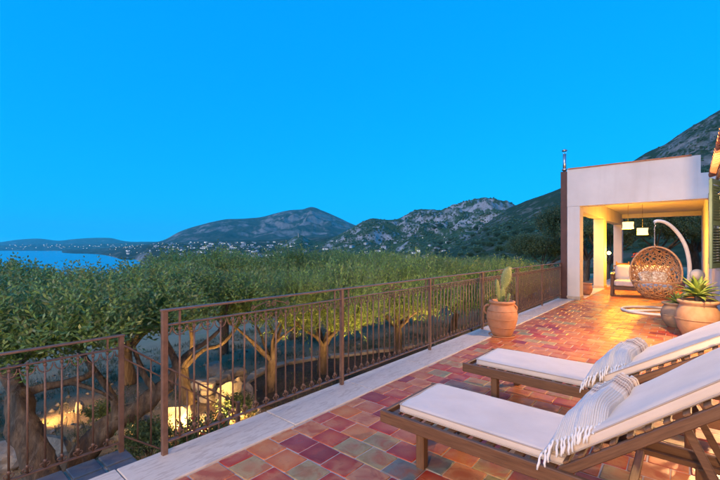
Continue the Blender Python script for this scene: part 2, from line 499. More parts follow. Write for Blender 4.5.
        fs = [tuple(v.index for v in f.verts) for f in bm.faces]
        bm.free()
        return s.add(vs, fs, True)
    def build(s, name, mat=None, parent=None, world=False):
        me = bpy.data.meshes.new(name)
        vs = s.v
        if world and parent is not None:
            im = wmat(parent).inverted()
            vs = [tuple(im @ Vector(v)) for v in vs]
        me.from_pydata(vs, [], s.f)
        me.polygons.foreach_set('use_smooth', s.sm)
        if isinstance(mat, (list, tuple)):
            for m_ in mat:
                me.materials.append(m_)
            me.polygons.foreach_set('material_index', s.mi)
        elif mat is not None:
            me.materials.append(mat)
        me.update()
        return link(name, me, parent)
def wmat(o):
    m = Matrix.LocRotScale(o.location, o.rotation_euler, o.scale)
    return wmat(o.parent) @ m if o.parent else m
def link(name, me, parent=None):
    o = bpy.data.objects.new(name, me)
    COL.objects.link(o)
    if parent is not None:
        o.parent = parent
    return o
def tag(o, label=None, cat=None, group=None, kind=None):
    for k, v in (('label', label), ('category', cat), ('group', group), ('kind', kind)):
        if v:
            o[k] = v
    return o
def thing(name, label, cat, loc=(0, 0, 0), rz=0.0, group=None):
    o = bpy.data.objects.new(name, None)
    o.empty_display_size = 0.2
    COL.objects.link(o)
    o.location = loc
    o.rotation_euler = (0, 0, rz)
    return tag(o, label, cat, group)
KIDS = {}
def copy_tree(o, parent=None):
    c = o.copy()
    COL.objects.link(c)
    c.parent = parent
    for ch in [x for x in bpy.data.objects if x.parent == o]:
        copy_tree(ch, c)
    return c
def np_mesh(name, V, Fq, mat, parent=None, smooth=False):
    """V (n,3), Fq (m,k) arrays -> object"""
    me = bpy.data.meshes.new(name)
    n, m, k = len(V), len(Fq), Fq.shape[1]
    me.vertices.add(n); me.vertices.foreach_set('co', np.ascontiguousarray(V, dtype=np.float32).ravel())
    me.loops.add(m * k); me.loops.foreach_set('vertex_index', np.ascontiguousarray(Fq, dtype=np.int32).ravel())
    me.polygons.add(m)
    me.polygons.foreach_set('loop_start', np.arange(0, m * k, k, dtype=np.int32))
    me.polygons.foreach_set('loop_total', np.full(m, k, dtype=np.int32))
    if smooth:
        me.polygons.foreach_set('use_smooth', np.ones(m, dtype=bool))
    me.materials.append(mat)
    me.update(calc_edges=True)
    me.validate()
    return link(name, me, parent)

# ================================================================== THE SETTING: sea, coast, mountains
SEA_Z = -110.0
def land_mat(name, veg1, veg2, rock1, rock2, sc, rock_lo=0.62, rock_hi=0.85, field=None):
    m, nt, b = new_mat(name)
    v = coords(nt, kind='World', rnd=False)
    n1 = noise(nt, v, sc, 8, 0.65, 0.4)
    n2 = noise(nt, v, sc * 9, 6, 0.7)
    n3 = noise(nt, v, sc * 2.6, 6, 0.6, 0.8)
    veg = ramp(nt, n2, [(0.35, veg1), (0.62, veg2)])
    if field:
        veg = mix(nt, ramp(nt, n1, [(0.52, 0.0), (0.60, 1.0)]), veg, field)
    rock = ramp(nt, n2, [(0.35, rock1), (0.65, rock2)])
    g = nt.nodes.new('ShaderNodeNewGeometry')
    sp = nt.nodes.new('ShaderNodeSeparateXYZ'); nt.links.new(g.outputs['Normal'], sp.inputs[0])
    mm = nt.nodes.new('ShaderNodeMath'); mm.operation = 'MULTIPLY_ADD'
    nt.links.new(n3, mm.inputs[0]); mm.inputs[1].default_value = 0.9
    inv = nt.nodes.new('ShaderNodeMath'); inv.operation = 'SUBTRACT'; inv.inputs[0].default_value = 1.0
    nt.links.new(sp.outputs['Z'], inv.inputs[1]); nt.links.new(inv.outputs[0], mm.inputs[2])
    fac = ramp(nt, mm.outputs[0], [(rock_lo, 0.0), (rock_hi, 1.0)])
    nt.links.new(mix(nt, fac, veg, rock), b.inputs['Base Color'])
    b.inputs['Roughness'].default_value = 1.0
    b.inputs['Specular IOR Level'].default_value = 0.05
    bump(nt, b, n2, 0.8, 1.0 / sc * 0.02)
    return m
VEG1, VEG2 = (0.04, 0.07, 0.03), (0.095, 0.13, 0.055)
M['far_land'] = land_mat('far_mountain_land', (0.04, 0.06, 0.045), (0.075, 0.095, 0.07), (0.19, 0.15, 0.135), (0.34, 0.27, 0.24), 0.0011, 0.50, 0.66)
M['hill_land'] = land_mat('hill_land', VEG1, VEG2, (0.31, 0.26, 0.235), (0.54, 0.45, 0.42), 0.0042, 0.54, 0.74)
M['slope_land'] = land_mat('slope_land', VEG1, (0.045, 0.06, 0.03), (0.20, 0.175, 0.155), (0.34, 0.29, 0.26), 0.010, 0.58, 0.85)
M['plain_land'] = land_mat('plain_land', (0.03, 0.042, 0.025), (0.07, 0.08, 0.045), (0.25, 0.2, 0.17), (0.36, 0.3, 0.26), 0.003, 0.60, 0.85, (0.17, 0.14, 0.09))
M['near_land'] = land_mat('near_hillside_land', (0.035, 0.05, 0.022), (0.075, 0.085, 0.04), (0.16, 0.13, 0.10), (0.25, 0.21, 0.16), 0.03, 0.66, 0.85, (0.20, 0.145, 0.095))

def curve(pts):
    xs = [p[0] for p in pts]; ys = [p[1] for p in pts]
    def f(x):
        x = np.asarray(x, dtype=float)
        i = np.clip(np.searchsorted(xs, x) - 1, 0, len(xs) - 2)
        X = np.array(xs, float); Y = np.array(ys, float)
        m = np.gradient(Y, X)
        h = X[i + 1] - X[i]; t = np.clip((x - X[i]) / h, 0, 1)
        return (2 * t**3 - 3 * t**2 + 1) * Y[i] + (t**3 - 2 * t**2 + t) * h * m[i] + (-2 * t**3 + 3 * t**2) * Y[i + 1] + (t**3 - t**2) * h * m[i + 1]
    return f
BVH = {}
def ridge(name, px0, px1, npx, dfront, dridge, dback, skyl, zfront, nr, amp, fsc, seed, mat, pw=1.3, drop=0.7, rough=0.012, ridged=True, fall=None):
    px = np.linspace(px0, px1, npx)
    df, dr, db = [np.asarray(f(px) if callable(f) else np.full(npx, f), float) for f in (dfront, dridge, dback)]
    zf = np.asarray(zfront(px) if callable(zfront) else np.full(npx, zfront), float)
    zr = EYE - (skyl(px) - HY) / FPX * dr
    t = np.linspace(0, 1, nr)
    tr = 0.78
    s = np.clip(t / tr, 0, 1)[:, None]; q = np.clip((t - tr) / (1 - tr), 0, 1)[:, None]
    D = df + (dr - df) * s + (db - dr) * q
    sh = s ** pw
    Z = zf + (zr - zf) * sh
    Z = Z - q ** 1.5 * (zr - zf) * drop
    if fall is not None:
        Z = Z - q ** 0.7 * fall(px)
    DX = FWD[0] + (px - 360) / FPX * RGT[0]; DY = FWD[1] + (px - 360) / FPX * RGT[1]
    X, Y = DX * D, DY * D
    wx = fbm(X * fsc * 0.7, Y * fsc * 0.7, seed + 5, 3) * 0.5
    nz = fbm(X * fsc + wx, Y * fsc - wx, seed, 6, ridged, 0.52)
    hgt = np.abs(zr - zf)
    w = np.clip(4 * sh * (1 - sh), 0, 1) * amp + rough * s
    w = np.where(q > 0, rough, w)
    Z = Z + nz * w * hgt
    V = np.stack([X, Y, Z], -1).reshape(-1, 3)
    i = np.arange(nr - 1)[:, None] * npx + np.arange(npx - 1)[None, :]
    Fq = np.stack([i, i + 1, i + npx + 1, i + npx], -1).reshape(-1, 4)
    o = np_mesh(name, V, Fq, mat, smooth=True)
    tag(o, kind='structure')
    BVH[name] = BVHTree.FromPolygons([tuple(v) for v in V.tolist()], [tuple(f) for f in Fq.tolist()])
    return o
def hit(px, py, names):
    o = Vector((0, 0, EYE)); d = (P(px, py, 1.0) - o).normalized()
    best = None
    for n in names:
        h = BVH[n].ray_cast(o, d)
        if h[0] is not None and (best is None or h[3] < best[1]):
            best = (h[0], h[3])
    return best[0] if best else None

# sea
m, nt, b = new_mat('sea_water')
b.inputs['Base Color'].default_value = (0.012, 0.06, 0.10, 1)
b.inputs['Roughness'].default_value = 0.18
v = coords(nt, kind='World', rnd=False)
nt.links.new(ramp(nt, noise(nt, v, 0.0012, 5), [(0.35, (0.01, 0.16, 0.28)), (0.65, (0.015, 0.20, 0.34))]), b.inputs['Base Color'])
bump(nt, b, noise(nt, v, 0.02, 4), 0.05, 0.5)
M['sea'] = m
sm = MB()
_ring = [(27000 * math.cos(a), 27000 * math.sin(a), SEA_Z) for a in np.linspace(0, 2 * math.pi, 65)[:-1]]
sm.add(_ring, [tuple(range(64))])
tag(sm.build('sea', M['sea']), kind='structure')

sk_far = curve([(-300, 241), (-60, 241), (0, 242), (18, 239.5), (40, 238.4), (58, 240.5), (75, 238.8), (100, 237.6), (112, 238), (122, 240.5), (150, 241.5), (200, 241), (300, 241)])
ridge('far_hills', -300, 300, 240, 15000, 19000, 23000, sk_far, SEA_Z - 5, 30, 0.12, 0.0006, 3, M['far_land'])
sk_coast = curve([(-300, 245), (0, 245.3), (40, 244.2), (90, 244.0), (140, 242.5), (200, 242), (300, 242)])
ridge('far_coast', -300, 300, 240, curve([(-300, 11000), (40, 11400), (90, 11000), (300, 11000)]), 14000, 16000, sk_coast, SEA_Z - 2, 30, 0.15, 0.0012, 9, M['plain_land'], 0.9)
sk_mt = curve([(130, 246), (150, 243.5), (165, 239.5), (178, 232.5), (200, 225), (225, 219.5), (245, 218.5), (262, 217), (275, 213.5), (290, 210), (304, 209), (312, 207), (322, 210.5), (335, 216), (355, 225), (372, 230), (400, 232), (460, 236)])
ridge('mountain', 125, 460, 420, 5600, 9000, 12000, sk_mt, curve([(125, -70), (200, 40), (460, 60)]), 110, 0.20, 0.0012, 21, M['far_land'], 0.95)
# coastal plain with the cape
_shore = curve([(60, 7800), (66, 7000), (90, 6200), (104, 5300), (112, 4400), (120, 3500), (138, 3150), (143, 2400), (150, 1500), (200, 900), (420, 700)])
_plain_far = curve([(60, 9500), (90, 9500), (130, 7000), (200, 6200), (420, 5600)])
sk_plain = curve([(60, 250.2), (75, 249.2), (100, 248.2), (130, 246), (160, 243.5), (200, 241), (260, 239.5), (330, 236), (420, 232)])
ridge('coastal_plain', 62, 420, 420, _shore, _plain_far, lambda p: _plain_far(p) + 1500, sk_plain, SEA_Z - 3, 90, 0.13, 0.0016, 33, M['plain_land'], 0.75, 0.3, 0.01)
# knoll with a tower in front of the mountain, then the rocky hills
sk_knoll = curve([(225, 262), (250, 256), (270, 249.5), (283, 244), (291, 239), (296, 236), (302, 235.5), (309, 239.5), (320, 241.5), (335, 242), (360, 243), (400, 246), (440, 250)])
ridge('knoll', 225, 440, 260, 1500, 2700, 3400, sk_knoll, SEA_Z + 20, 60, 0.10, 0.0032, 47, M['hill_land'], 1.0, 0.5)
sk_hill = curve([(285, 250), (310, 244), (330, 239), (343, 232.5), (355, 226), (364, 221), (372, 218.5), (382, 219.6), (393, 219.6), (398, 218.8), (405, 215), (412, 211.5), (420, 209.6), (432, 210), (442, 210), (452, 206), (462, 202.5), (472, 200), (485, 198), (497, 199.5), (508, 202.5), (516, 205.5), (535, 214), (560, 222), (620, 236)])
ridge('rocky_hills', 285, 620, 460, curve([(285, 1200), (380, 900), (480, 700), (620, 600)]), curve([(285, 2600), (372, 2900), (485, 3100), (620, 2600)]), 4500, sk_hill, curve([(285, -70), (400, -55), (480, -30), (620, -10)]), 150, 0.26, 0.0034, 58, M['hill_land'], 1.15)
sk_slope = curve([(440, 250), (470, 236), (495, 217), (508, 208.5), (516, 205), (530, 199.2), (545, 194), (562, 187.5), (600, 174), (635, 160), (648, 152), (662, 146), (680, 134), (700, 122), (720, 110), (760, 92), (850, 60), (1000, 30), (1200, 10)])
ridge('mountain_slope', 440, 1200, 520, curve([(440, 520), (560, 420), (1200, 380)]), curve([(440, 1250), (516, 1500), (640, 1400), (1200, 1300)]), 2200, sk_slope, curve([(440, -25), (560, 5), (1200, 40)]), 130, 0.10, 0.0052, 71, M['slope_land'], 1.1)
sk_near = curve([(-500, 277), (100, 276), (300, 271), (400, 266), (430, 262), (455, 257), (480, 249), (500, 242), (520, 237), (540, 232), (565, 225), (620, 213), (720, 196), (900, 170), (1200, 150)])
ridge('near_hillside', -500, 1200, 420, 24, curve([(-500, 110), (250, 120), (400, 190), (480, 300), (560, 340), (1200, 300)]), curve([(-500, 400), (400, 700), (560, 620), (1200, 520)]), sk_near, curve([(-500, -4.6), (400, -4), (560, -2.5), (1200, -1.5)]), 110, 0.10, 0.028, 83, M['near_land'], 1.1, 0.5, 0.02, False, curve([(-500, 75), (300, 75), (420, 40), (480, 5), (560, 0), (1200, 0)]))

# ---------------------------------------------------------------- garden below the terrace
def gz(x, y):
    x = np.asarray(x, float); y = np.asarray(y, float)
    z = -1.2 - 0.055 * np.clip(-x - 3, 0, 10) - 0.12 * np.clip(-x - 13, 0, 60)
    z = z + np.clip((y - 10) * 0.045, 0, 0.75) * np.clip((x + 9) / 5, 0, 1)
    return z + 0.10 * fbm(x * 0.35, y * 0.35, 91, 4)
def gz1(x, y):
    return float(gz(np.array([x]), np.array([y]))[0])
m, nt, b = new_mat('garden_earth')
v = coords(nt, kind='World', rnd=False)
c = ramp(nt, noise(nt, v, 0.9, 6, 0.6), [(0.3, (0.24, 0.155, 0.08)), (0.5, (0.36, 0.235, 0.125)), (0.7, (0.25, 0.195, 0.085))])
c = mix(nt, ramp(nt, noise(nt, v, 16, 6), [(0.5, 0.0), (0.75, 0.7)]), c, (0.42, 0.30, 0.18))
nt.links.new(c, b.inputs['Base Color']); b.inputs['Roughness'].default_value = 0.95
bump(nt, b, noise(nt, v, 22, 6), 0.8, 0.03)
M['earth'] = m
xs = np.concatenate([np.linspace(-45, -14, 22), np.linspace(-13.5, -2.7, 72)])
ys = np.linspace(-14, 46, 160)
GX, GY = np.meshgrid(xs, ys)
V = np.stack([GX, GY, gz(GX, GY)], -1).reshape(-1, 3)
i = np.arange(len(ys) - 1)[:, None] * len(xs) + np.arange(len(xs) - 1)[None, :]
tag(np_mesh('garden_ground', V, np.stack([i, i + 1, i + len(xs) + 1, i + len(xs)], -1).reshape(-1, 4), M['earth'], smooth=True), kind='structure')
xs2 = np.linspace(-2.7, 18, 24); ys2 = np.linspace(21.6, 46, 24)
GX, GY = np.meshgrid(xs2, ys2)
V = np.stack([GX, GY, -0.35 + 0.06 * fbm(GX * 0.4, GY * 0.4, 12, 3)], -1).reshape(-1, 3)
i = np.arange(23)[:, None] * 24 + np.arange(23)[None, :]
tag(np_mesh('back_garden_ground', V, np.stack([i, i + 1, i + 25, i + 24], -1).reshape(-1, 4), M['earth'], smooth=True), kind='structure')

# ---------------------------------------------------------------- terrace
XW = 0.38                     # house wall plane
XC0, XC1 = -2.93, -2.51       # coping stones
tb = MB()
tb.box(((XC1 + 2.4) / 2 - 0.2, 9.0, -0.9), (2.4 - XC1 + 0.4, 25.6, 1.797))       # body under tiles
tb.box((XC0 + 0.17, 9.0, -0.93), (0.30, 25.4, 1.80))
terrace = tag(tb.build('terrace', M['grout']), kind='structure')
TX, TY = 0.228, 0.216
rnd = random.Random(5)
def tile_mesh(k):
    r = random.Random(100 + k)
    hx, hy = TX / 2 - 0.0038, TY / 2 - 0.0038
    j = lambda: r.uniform(-0.0035, 0.0035)
    base = [(-hx + j(), -hy + j()), (hx + j(), -hy + j()), (hx + j(), hy + j()), (-hx + j(), hy + j())]
    vs, fs = [], []
    def ring(ins, z, zj=0.0):
        o = len(vs)
        for (x, y) in base:
            sx, sy = (1 if x > 0 else -1), (1 if y > 0 else -1)
            # cut corner : two vertices each
            cc = 0.006
            pa = (x - sx * (ins + cc), y - sy * ins); pb = (x - sx * ins, y - sy * (ins + cc))
            first, second = (pa, pb) if sx * sy < 0 else (pb, pa)
            # keep ring ordered counter clockwise
            for p in ((pb, pa) if sx * sy > 0 else (pa, pb)):
                vs.append((p[0], p[1], z + (r.uniform(-zj, zj) if zj else 0)))
        return o
    a = ring(0, -0.02); b_ = ring(0, 0.0); c_ = ring(0.005, 0.0035, 0.0006)
    for o1, o2 in ((a, b_), (b_, c_)):
        for q in range(8):
            q2 = (q + 1) % 8
            fs.append((o1 + q, o1 + q2, o2 + q2, o2 + q))
    fs.append(tuple(c_ + q for q in range(8)))
    return vs, fs
TILES = [tile_mesh(k) for k in range(6)]
TMESH = {}
def tmesh(k, mi):
    if (k, mi) not in TMESH:
        me = bpy.data.meshes.new('tile'); me.from_pydata(TILES[k][0], [], TILES[k][1])
        me.materials.append(TILE_M[mi]); me.polygons.foreach_set('use_smooth', [True] * 16 + [False]); me.update()
        TMESH[(k, mi)] = me
    return TMESH[(k, mi)]
spots = []
row = 0
y = -1.3
while y < 21.3:
    off = (row % 2) * 0.5 * TX + rnd.uniform(-0.015, 0.015)
    x = XC1 + TX / 2 + 0.004 - off
    while x < XW + 0.1:
        if x - TX / 2 < XC1 - 0.02:
            wcut = x + TX / 2 - XC1 - 0.006
            spots.append((XC1 + 0.005 + wcut / 2, y, wcut / TX))
        else:
            spots.append((x, y, 1.0))
        x += TX
    y += TY; row += 1
MW = [24, 10, 18, 20, 12, 8, 3, 18]
def tile_pick(x, y):
    w = list(MW)
    if y > 4.5:
        w = [18, 8, 26, 18, 7, 4, 2, 26]
    return rnd.choices(range(8), w)[0]
def vis_key(s):
    p = project((s[0], s[1], 0))
    if p[2] < 0.3 or not (-25 < p[0] < 745) or p[1] > 505:
        return 1e6 + (s[1] if s[1] > 0 else 50)
    return p[2]
spots.sort(key=vis_key)
tfield = MB()
for n_, (x, y, sx) in enumerate(spots):
    k, mi = rnd.randrange(6), tile_pick(x, y)
    rz, dz = R(rnd.uniform(-0.5, 0.5)), rnd.uniform(-0.0015, 0.0015)
    flip = math.pi if rnd.random() < 0.5 else 0.0
    if n_ < 300:
        o = link('tile', tmesh(k, mi), terrace)
        o.location = (x, y, dz); o.rotation_euler = (R(rnd.uniform(-.25, .25)), R(rnd.uniform(-.25, .25)), rz + flip)
        o.scale = (sx, 1, 1)
    else:
        mt = Matrix.Translation((x, y, dz)) @ Matrix.Rotation(rz + flip, 4, 'Z') @ Matrix.Diagonal((sx, 1, 1, 1))
        tfield.add([mt @ Vector(v) for v in TILES[k][0]], TILES[k][1], False, mi)
tag(tfield.build('tile_field', TILE_M, terrace), kind='stuff')
# coping slabs
y = -1.4
while y < 12.2:
    L = rnd.choice((1.05, 1.1, 1.2))
    L = min(L, 12.26 - y)
    if L < 0.1:
        break
    cb = MB().box((0, 0, 0), (XC1 - XC0 - 0.004, L - 0.006, 0.04), None, 0.006)
    o = cb.build('coping_slab', M['coping'], terrace)
    o.location = ((XC0 + XC1) / 2, y + L / 2, -0.008 + rnd.uniform(-0.001, 0.001))
    y += L
# ---------------------------------------------------------------- landing and garden stairs
LZ, LX, LY1 = -0.30, -3.86, 1.26
gs = MB()
gs.box(((LX + XC0) / 2 + 0.01, (LY1 - 2.4) / 2, LZ - 0.52), (XC0 - LX, LY1 + 2.4, 1.0))
NST, RISE, RUN = 5, 0.17, 0.225
for k in range(NST):
    gs.box(((LX + XC0) / 2 + 0.01, LY1 + RUN * (k + 0.5), LZ - RISE * (k + 1) - 0.36), (XC0 - LX - 0.004, RUN - 0.002, 0.70))
stairs = tag(gs.build('garden_stairs', M['plinth']), kind='structure')
bt = MB(); bt.add(*TILES[2]); bme = None
for iy in range(14):
    for ix in range(4):
        x = LX + 0.115 + ix * 0.232; yy = LY1 - 0.11 - iy * 0.225
        if bme is None:
            bme = bpy.data.meshes.new('tile'); bme.from_pydata(TILES[1][0], [], TILES[1][1]); bme.materials.append(M['tile_blue'])
        o = link('tile', bme, stairs); o.location = (x, yy, LZ - 0.001); o.scale = (0.93, 0.96, 1)
for k in range(NST):
    for ix in range(4):
        o = link('tile', bme, stairs); o.location = (LX + 0.115 + ix * 0.232, LY1 + RUN * (k + 0.5), LZ - RISE * (k + 1) + 0.01); o.scale = (0.93, 0.93, 1)
# one step down from the terrace to the landing
sb = MB().box((XC0 - 0.16, -1.0, -0.225), (0.30, 2.0, 0.15), None, 0.006)
sb.build('step', M['coping'], stairs)

# ================================================================== BUILDINGS
# ---------------------------------------------------------------- portico
YB, YK = 12.3, 21.1          # front and back of the portico
XL, XI = -2.70, -2.38        # outer and inner face of the left side
port = thing('portico', 'white plastered portico with open front and glowing yellow interior beside the railing', 'portico', (-1.2, 16.7, 0))
def pbox(name, lo, hi, mat, par=port, ch=0.006):
    c = [(a + b_) / 2 for a, b_ in zip(lo, hi)]; s_ = [b_ - a for a, b_ in zip(lo, hi)]
    return MB().box(c, s_, None, ch).build(name, mat, par, world=True)
for (y0, y1, zt_) in ((YB, 12.755, 2.657), (16.25, 16.86, 2.518), (21.05, 21.5, 2.518)):
    p_ = pbox('pillar', (XL, y0, -0.02), (XI, y1, zt_), M['plaster'])
    pbox('plinth', (XL - 0.012, y0 - 0.012, -0.01), (XI + 0.012, y1 + 0.012, 0.10), M['plinth'], p_)
pbox('side_beam', (XL, 12.758, 2.52), (XI, 21.5, 2.99), M['plaster'])
# front wall: lintel with stepped top
fm = MB()
poly = [(XL - 0.0, 0, 2.66), (XL, 0, 3.725), (0.18, 0, 3.705), (0.18, 0, 3.27), (2.2, 0, 3.27), (2.2, 0, 2.66)]
fm.prism(poly, (0, YB - 0.004, 0), (0, 12.755, 0))
fm.build('front_wall', M['plaster'], port, world=True)
pbox('ceiling', (XI - 0.05, 12.758, 2.99), (2.2, 21.6, 3.12), M['plaster'])
pbox('back_beam', (XI + 0.002, 21.1, 2.80), (2.2, 21.45, 2.989), M['plaster'])
pbox('right_wall', (0.34, 12.758, -0.02), (0.64, 21.6, 2.988), M['plaster'])
pbox('threshold', (XL + 0.02, 12.77, -0.03), (XI + 0.05, 16.24, 0.015), M['coping'])
pbox('threshold', (XL + 0.02, 16.87, -0.03), (XI + 0.05, 21.04, 0.015), M['coping'])
# thin row of roof tiles showing along the parapet
me_tile = None
def roof_tile_mesh(L=0.40, r=0.085):
    mb = MB(); vs, fs = [], []
    n = 8
    for (t, rr) in ((0, r), (1, r * 0.82)):
        for k in range(n + 1):
            a = math.pi * k / n
            vs.append((-L * t, rr * math.cos(a), rr * math.sin(a) * 0.85))
        for k in range(n + 1):
            a = math.pi * k / n
            vs.append((-L * t, (rr - 0.014) * math.cos(a), (rr - 0.014) * math.sin(a) * 0.85))
    m_ = 2 * (n + 1)
    for k in range(n):
        fs.append((k, k + 1, m_ + k + 1, m_ + k))
        fs.append((n + 1 + k + 1, n + 1 + k, m_ + n + 1 + k, m_ + n + 1 + k + 1))
        fs.append((k + 1, k, n + 1 + k, n + 1 + k + 1))
    mb.add(vs, fs, True)
    return mb
k = 0
x = XL + 0.02
rt_proto = None
while x < -0.11:
    if rt_proto is None:
        rt_proto = MB().box((0, 0, 0), (0.298, 0.40, 0.028), None, 0.006).build('coping_tile', M['rooftile'], port)
        o = rt_proto
    else:
        o = link('coping_tile', rt_proto.data, port)
    o.location = (x + 0.15 + 1.2, YB + 0.16 - 16.7, 3.738 - 0.02 * (x - XL) / 2.9 + random.uniform(-.003, .003))
    o.rotation_euler = (0, R(random.uniform(-.4, .8)), R(random.uniform(-.6, .6)))
    x += 0.30
# steel flue and the brown post at the corner
fl = thing('flue_pipe', 'thin steel flue pipe with cap rising above the brown corner post', 'flue', (-2.79, 12.40, 3.70))
MB().tube([(0, 0, 0), (0, 0, 0.50)], 0.045, 16).build('pipe', M['steel'], fl)
MB().lathe([(0.045, 0), (0.075, 0.01), (0.075, 0.05), (0.045, 0.06)], 16, (0, 0, 0.02)).build('collar', M['steel'], fl)
MB().lathe([(0.0, 0.66), (0.075, 0.62), (0.075, 0.59), (0.05, 0.585)], 16).build('cap', M['steel'], fl)
for _sx in (-0.035, 0.035):
    MB().tube([(_sx, 0, 0.49), (_sx, 0, 0.6)], 0.006, 6).build('cap_bracket', M['steel'], fl)
cp = thing('corner_post', 'dark brown steel post against the outer corner of the portico', 'post', (-2.79, 12.38, 0))
MB().box((0, 0, 1.84), (0.165, 0.16, 3.68), None, 0.008).build('shaft', M['corten'], cp)
MB().box((0, 0, 0.02), (0.20, 0.20, 0.04), None, 0.006).build('base_plate', M['corten'], cp)

# ---------------------------------------------------------------- house wall along the right of the terrace
villa = thing('villa', 'white villa wall with green shutters and clay tile eave beside the portico', 'house', (1.2, 4, 0))
YW0 = -4.0
# wall with a window opening between Y 9.0 and 10.1
for lo, hi in (((XW, YW0, -0.02), (0.70, 8.95, 2.72)), ((XW, 10.15, -0.02), (0.70, YB - 0.006, 2.72)), ((XW, 8.95, -0.02), (0.70, 10.15, 1.15)), ((XW, 8.95, 2.60), (0.70, 10.15, 2.72))):
    pbox('wall', lo, hi, M['plaster'], villa, 0.0)
win = pbox('window', (0.50, 8.95, 1.15), (0.54, 10.15, 2.60), M['glass_pane'], villa, 0.0)
for yy in (8.98, 9.55, 10.12):
    pbox('frame', (0.47, yy - 0.03, 1.152), (0.565, yy + 0.03, 2.598), M['shutter'], win)
pbox('sill', (XW - 0.05, 8.9, 1.10), (XW + 0.12, 10.2, 1.145), M['coping'], villa)
def shutter(hinge_y, ang, L):
    e = bpy.data.objects.new('shutter', None); COL.objects.link(e); e.parent = villa
    e.location = Vector((XW - 0.005, hinge_y, 1.15)) - villa.location
    e.rotation_euler = (0, 0, ang)
    for (a, b_) in (((0, 0, 0), (0.07, 0.04, 1.46)), ((L - 0.07, 0, 0), (L, 0.04, 1.46))):
        MB().box([(p + q) / 2 for p, q in zip(a, b_)], [q - p for p, q in zip(a, b_)], None, 0.004).build('stile', M['shutter'], e)
    for z in (0.0, 0.70, 1.38):
        MB().box((L / 2, 0.02, z + 0.04), (L - 0.142, 0.036, 0.08), None, 0.004).build('rail', M['shutter'], e)
    sl_ = None
    for z0 in (0.10, 0.80):
        for k in range(13):
            if sl_ is None:
                sl_ = MB().box((0, 0, 0), (L - 0.142, 0.045, 0.010), Matrix.Rotation(R(40), 3, 'X')).build('slat', M['shutter'], e); o = sl_
            else:
                o = link('slat', sl_.data, e)
            o.location = (L / 2, 0.02, z0 + k * 0.045)
shutter(10.13, R(96), 0.60)
shutter(8.97, R(-105), 0.60)
# eave: boards and clay tiles
XE, YE1, ZE = 0.30, 9.6, 2.74
ev = MB()
ev.prism([(XE + 0.04, 0, ZE - 0.03), (XE + 0.04, 0, ZE + 0.02), (3.2, 0, ZE + 1.00), (3.2, 0, ZE + 0.93)], (0, YW0, 0), (0, YE1, 0))
eave = ev.build('roof', M['wood_y'], villa, world=True)
rtm = roof_tile_mesh().build('roof_tile', M['rooftile'], eave)
sl_a = math.atan2(0.98, 3.2 - XE)
first = True
for c_ in range(7):
    y = YE1 - 0.09
    k = 0
    while y > 2.6:
        if c_ > 1 and y < 6.0:
            y -= 0.19; continue
        o = rtm if first else link('roof_tile', rtm.data, eave)
        first = False
        d_ = c_ * 0.33 + 0.36
        wp = Vector((XE + d_ * math.cos(sl_a), y + random.uniform(-.006, .006), ZE + 0.03 + d_ * math.sin(sl_a)))
        o.location = wp - villa.location
        o.rotation_euler = (0, -sl_a + R(3), R(random.uniform(-1.5, 1.5)))
        y -= 0.19

# wall lanterns on the house
def lantern(loc, label, watt):
    t = thing('wall_lantern', label, 'lamp', loc, 0, 'lanterns on the villa wall')
    MB().box((-0.012, 0, 0), (0.02, 0.09, 0.16), None, 0.004).build('back_plate', M['black_metal'], t)
    MB().tube([(-0.01, 0, 0.02), (-0.03, 0, 0.06), (-0.05, 0, 0.03)], 0.009, 8).build('bracket', M['black_metal'], t)
    MB().lathe([(0.0, 0.05), (0.03, 0.04), (0.075, 0.0), (0.07, -0.01)], 12, (-0.05, 0, 0)).build('hood', M['black_metal'], t)
    MB().lathe([(0.02, 0), (0.042, -0.03), (0.042, -0.07), (0.0, -0.10)], 14, (-0.05, 0, -0.01)).build('globe', M['bulb'], t)
    l = bpy.data.lights.new('lantern_light', 'POINT'); l.energy = watt; l.color = (1.0, 0.56, 0.24); l.shadow_soft_size = 0.05
    lo = bpy.data.objects.new('lantern_light', l); COL.objects.link(lo); lo.parent = t; lo.location = (-0.06, 0, -0.15)
    return t
lantern((XW, 6.85, 2.20), 'small black wall lantern under the clay tile eave of the villa', 300)
lantern((XW, 3.3, 0.80), 'small black low wall lantern between the two sun loungers on the villa wall', 8)
lantern((XW, -2.4, 2.4), 'unseen black fill lantern added on the villa wall facing the landing', 400)  # unseen lamp behind the camera, added as warm fill for the near terrace

# ================================================================== RAILINGS
def pts_arc(c, r, a0, a1, n, ax='Y'):
    out = []
    for k in range(n + 1):
        a = a0 + (a1 - a0) * k / n
        out.append((0, c[0] + r * math.cos(a), c[1] + r * math.sin(a)))
    return out
BAL = {}
def shared(key, maker, name, mat, parent, loc, scale=None):
    if key not in BAL:
        o = maker().build(name, mat, parent)
        BAL[key] = o.data
    else:
        o = link(name, BAL[key], parent)
    o.location = loc
    if scale:
        o.scale = scale
    return o
SPC = 0.1085
def mk_baluster():
    mb = MB().tube([(0, 0, 0), (0, 0, 0.845)], 0.0075, 6)
    for z in (0.80, 0.055):
        mb.lathe([(0.0075, -0.014), (0.0135, -0.006), (0.0135, 0.006), (0.0075, 0.014)], 6, (0, 0, z))
    return mb
def mk_arch():
    g = SPC / 2
    # a pair of C scrolls that meet under the rail between two balusters
    a = [(0, -g + 0.006 + 0.0, -0.075)] + [(0, -g + 0.006 + (g - 0.012) * math.sin(t), -0.075 + 0.062 * (1 - math.cos(t))) for t in np.linspace(0.25, 1.57, 6)]
    a2 = [(p[0], -p[1], p[2]) for p in a]
    return MB().tube(a, 0.0048, 5).tube(a2, 0.0048, 5)
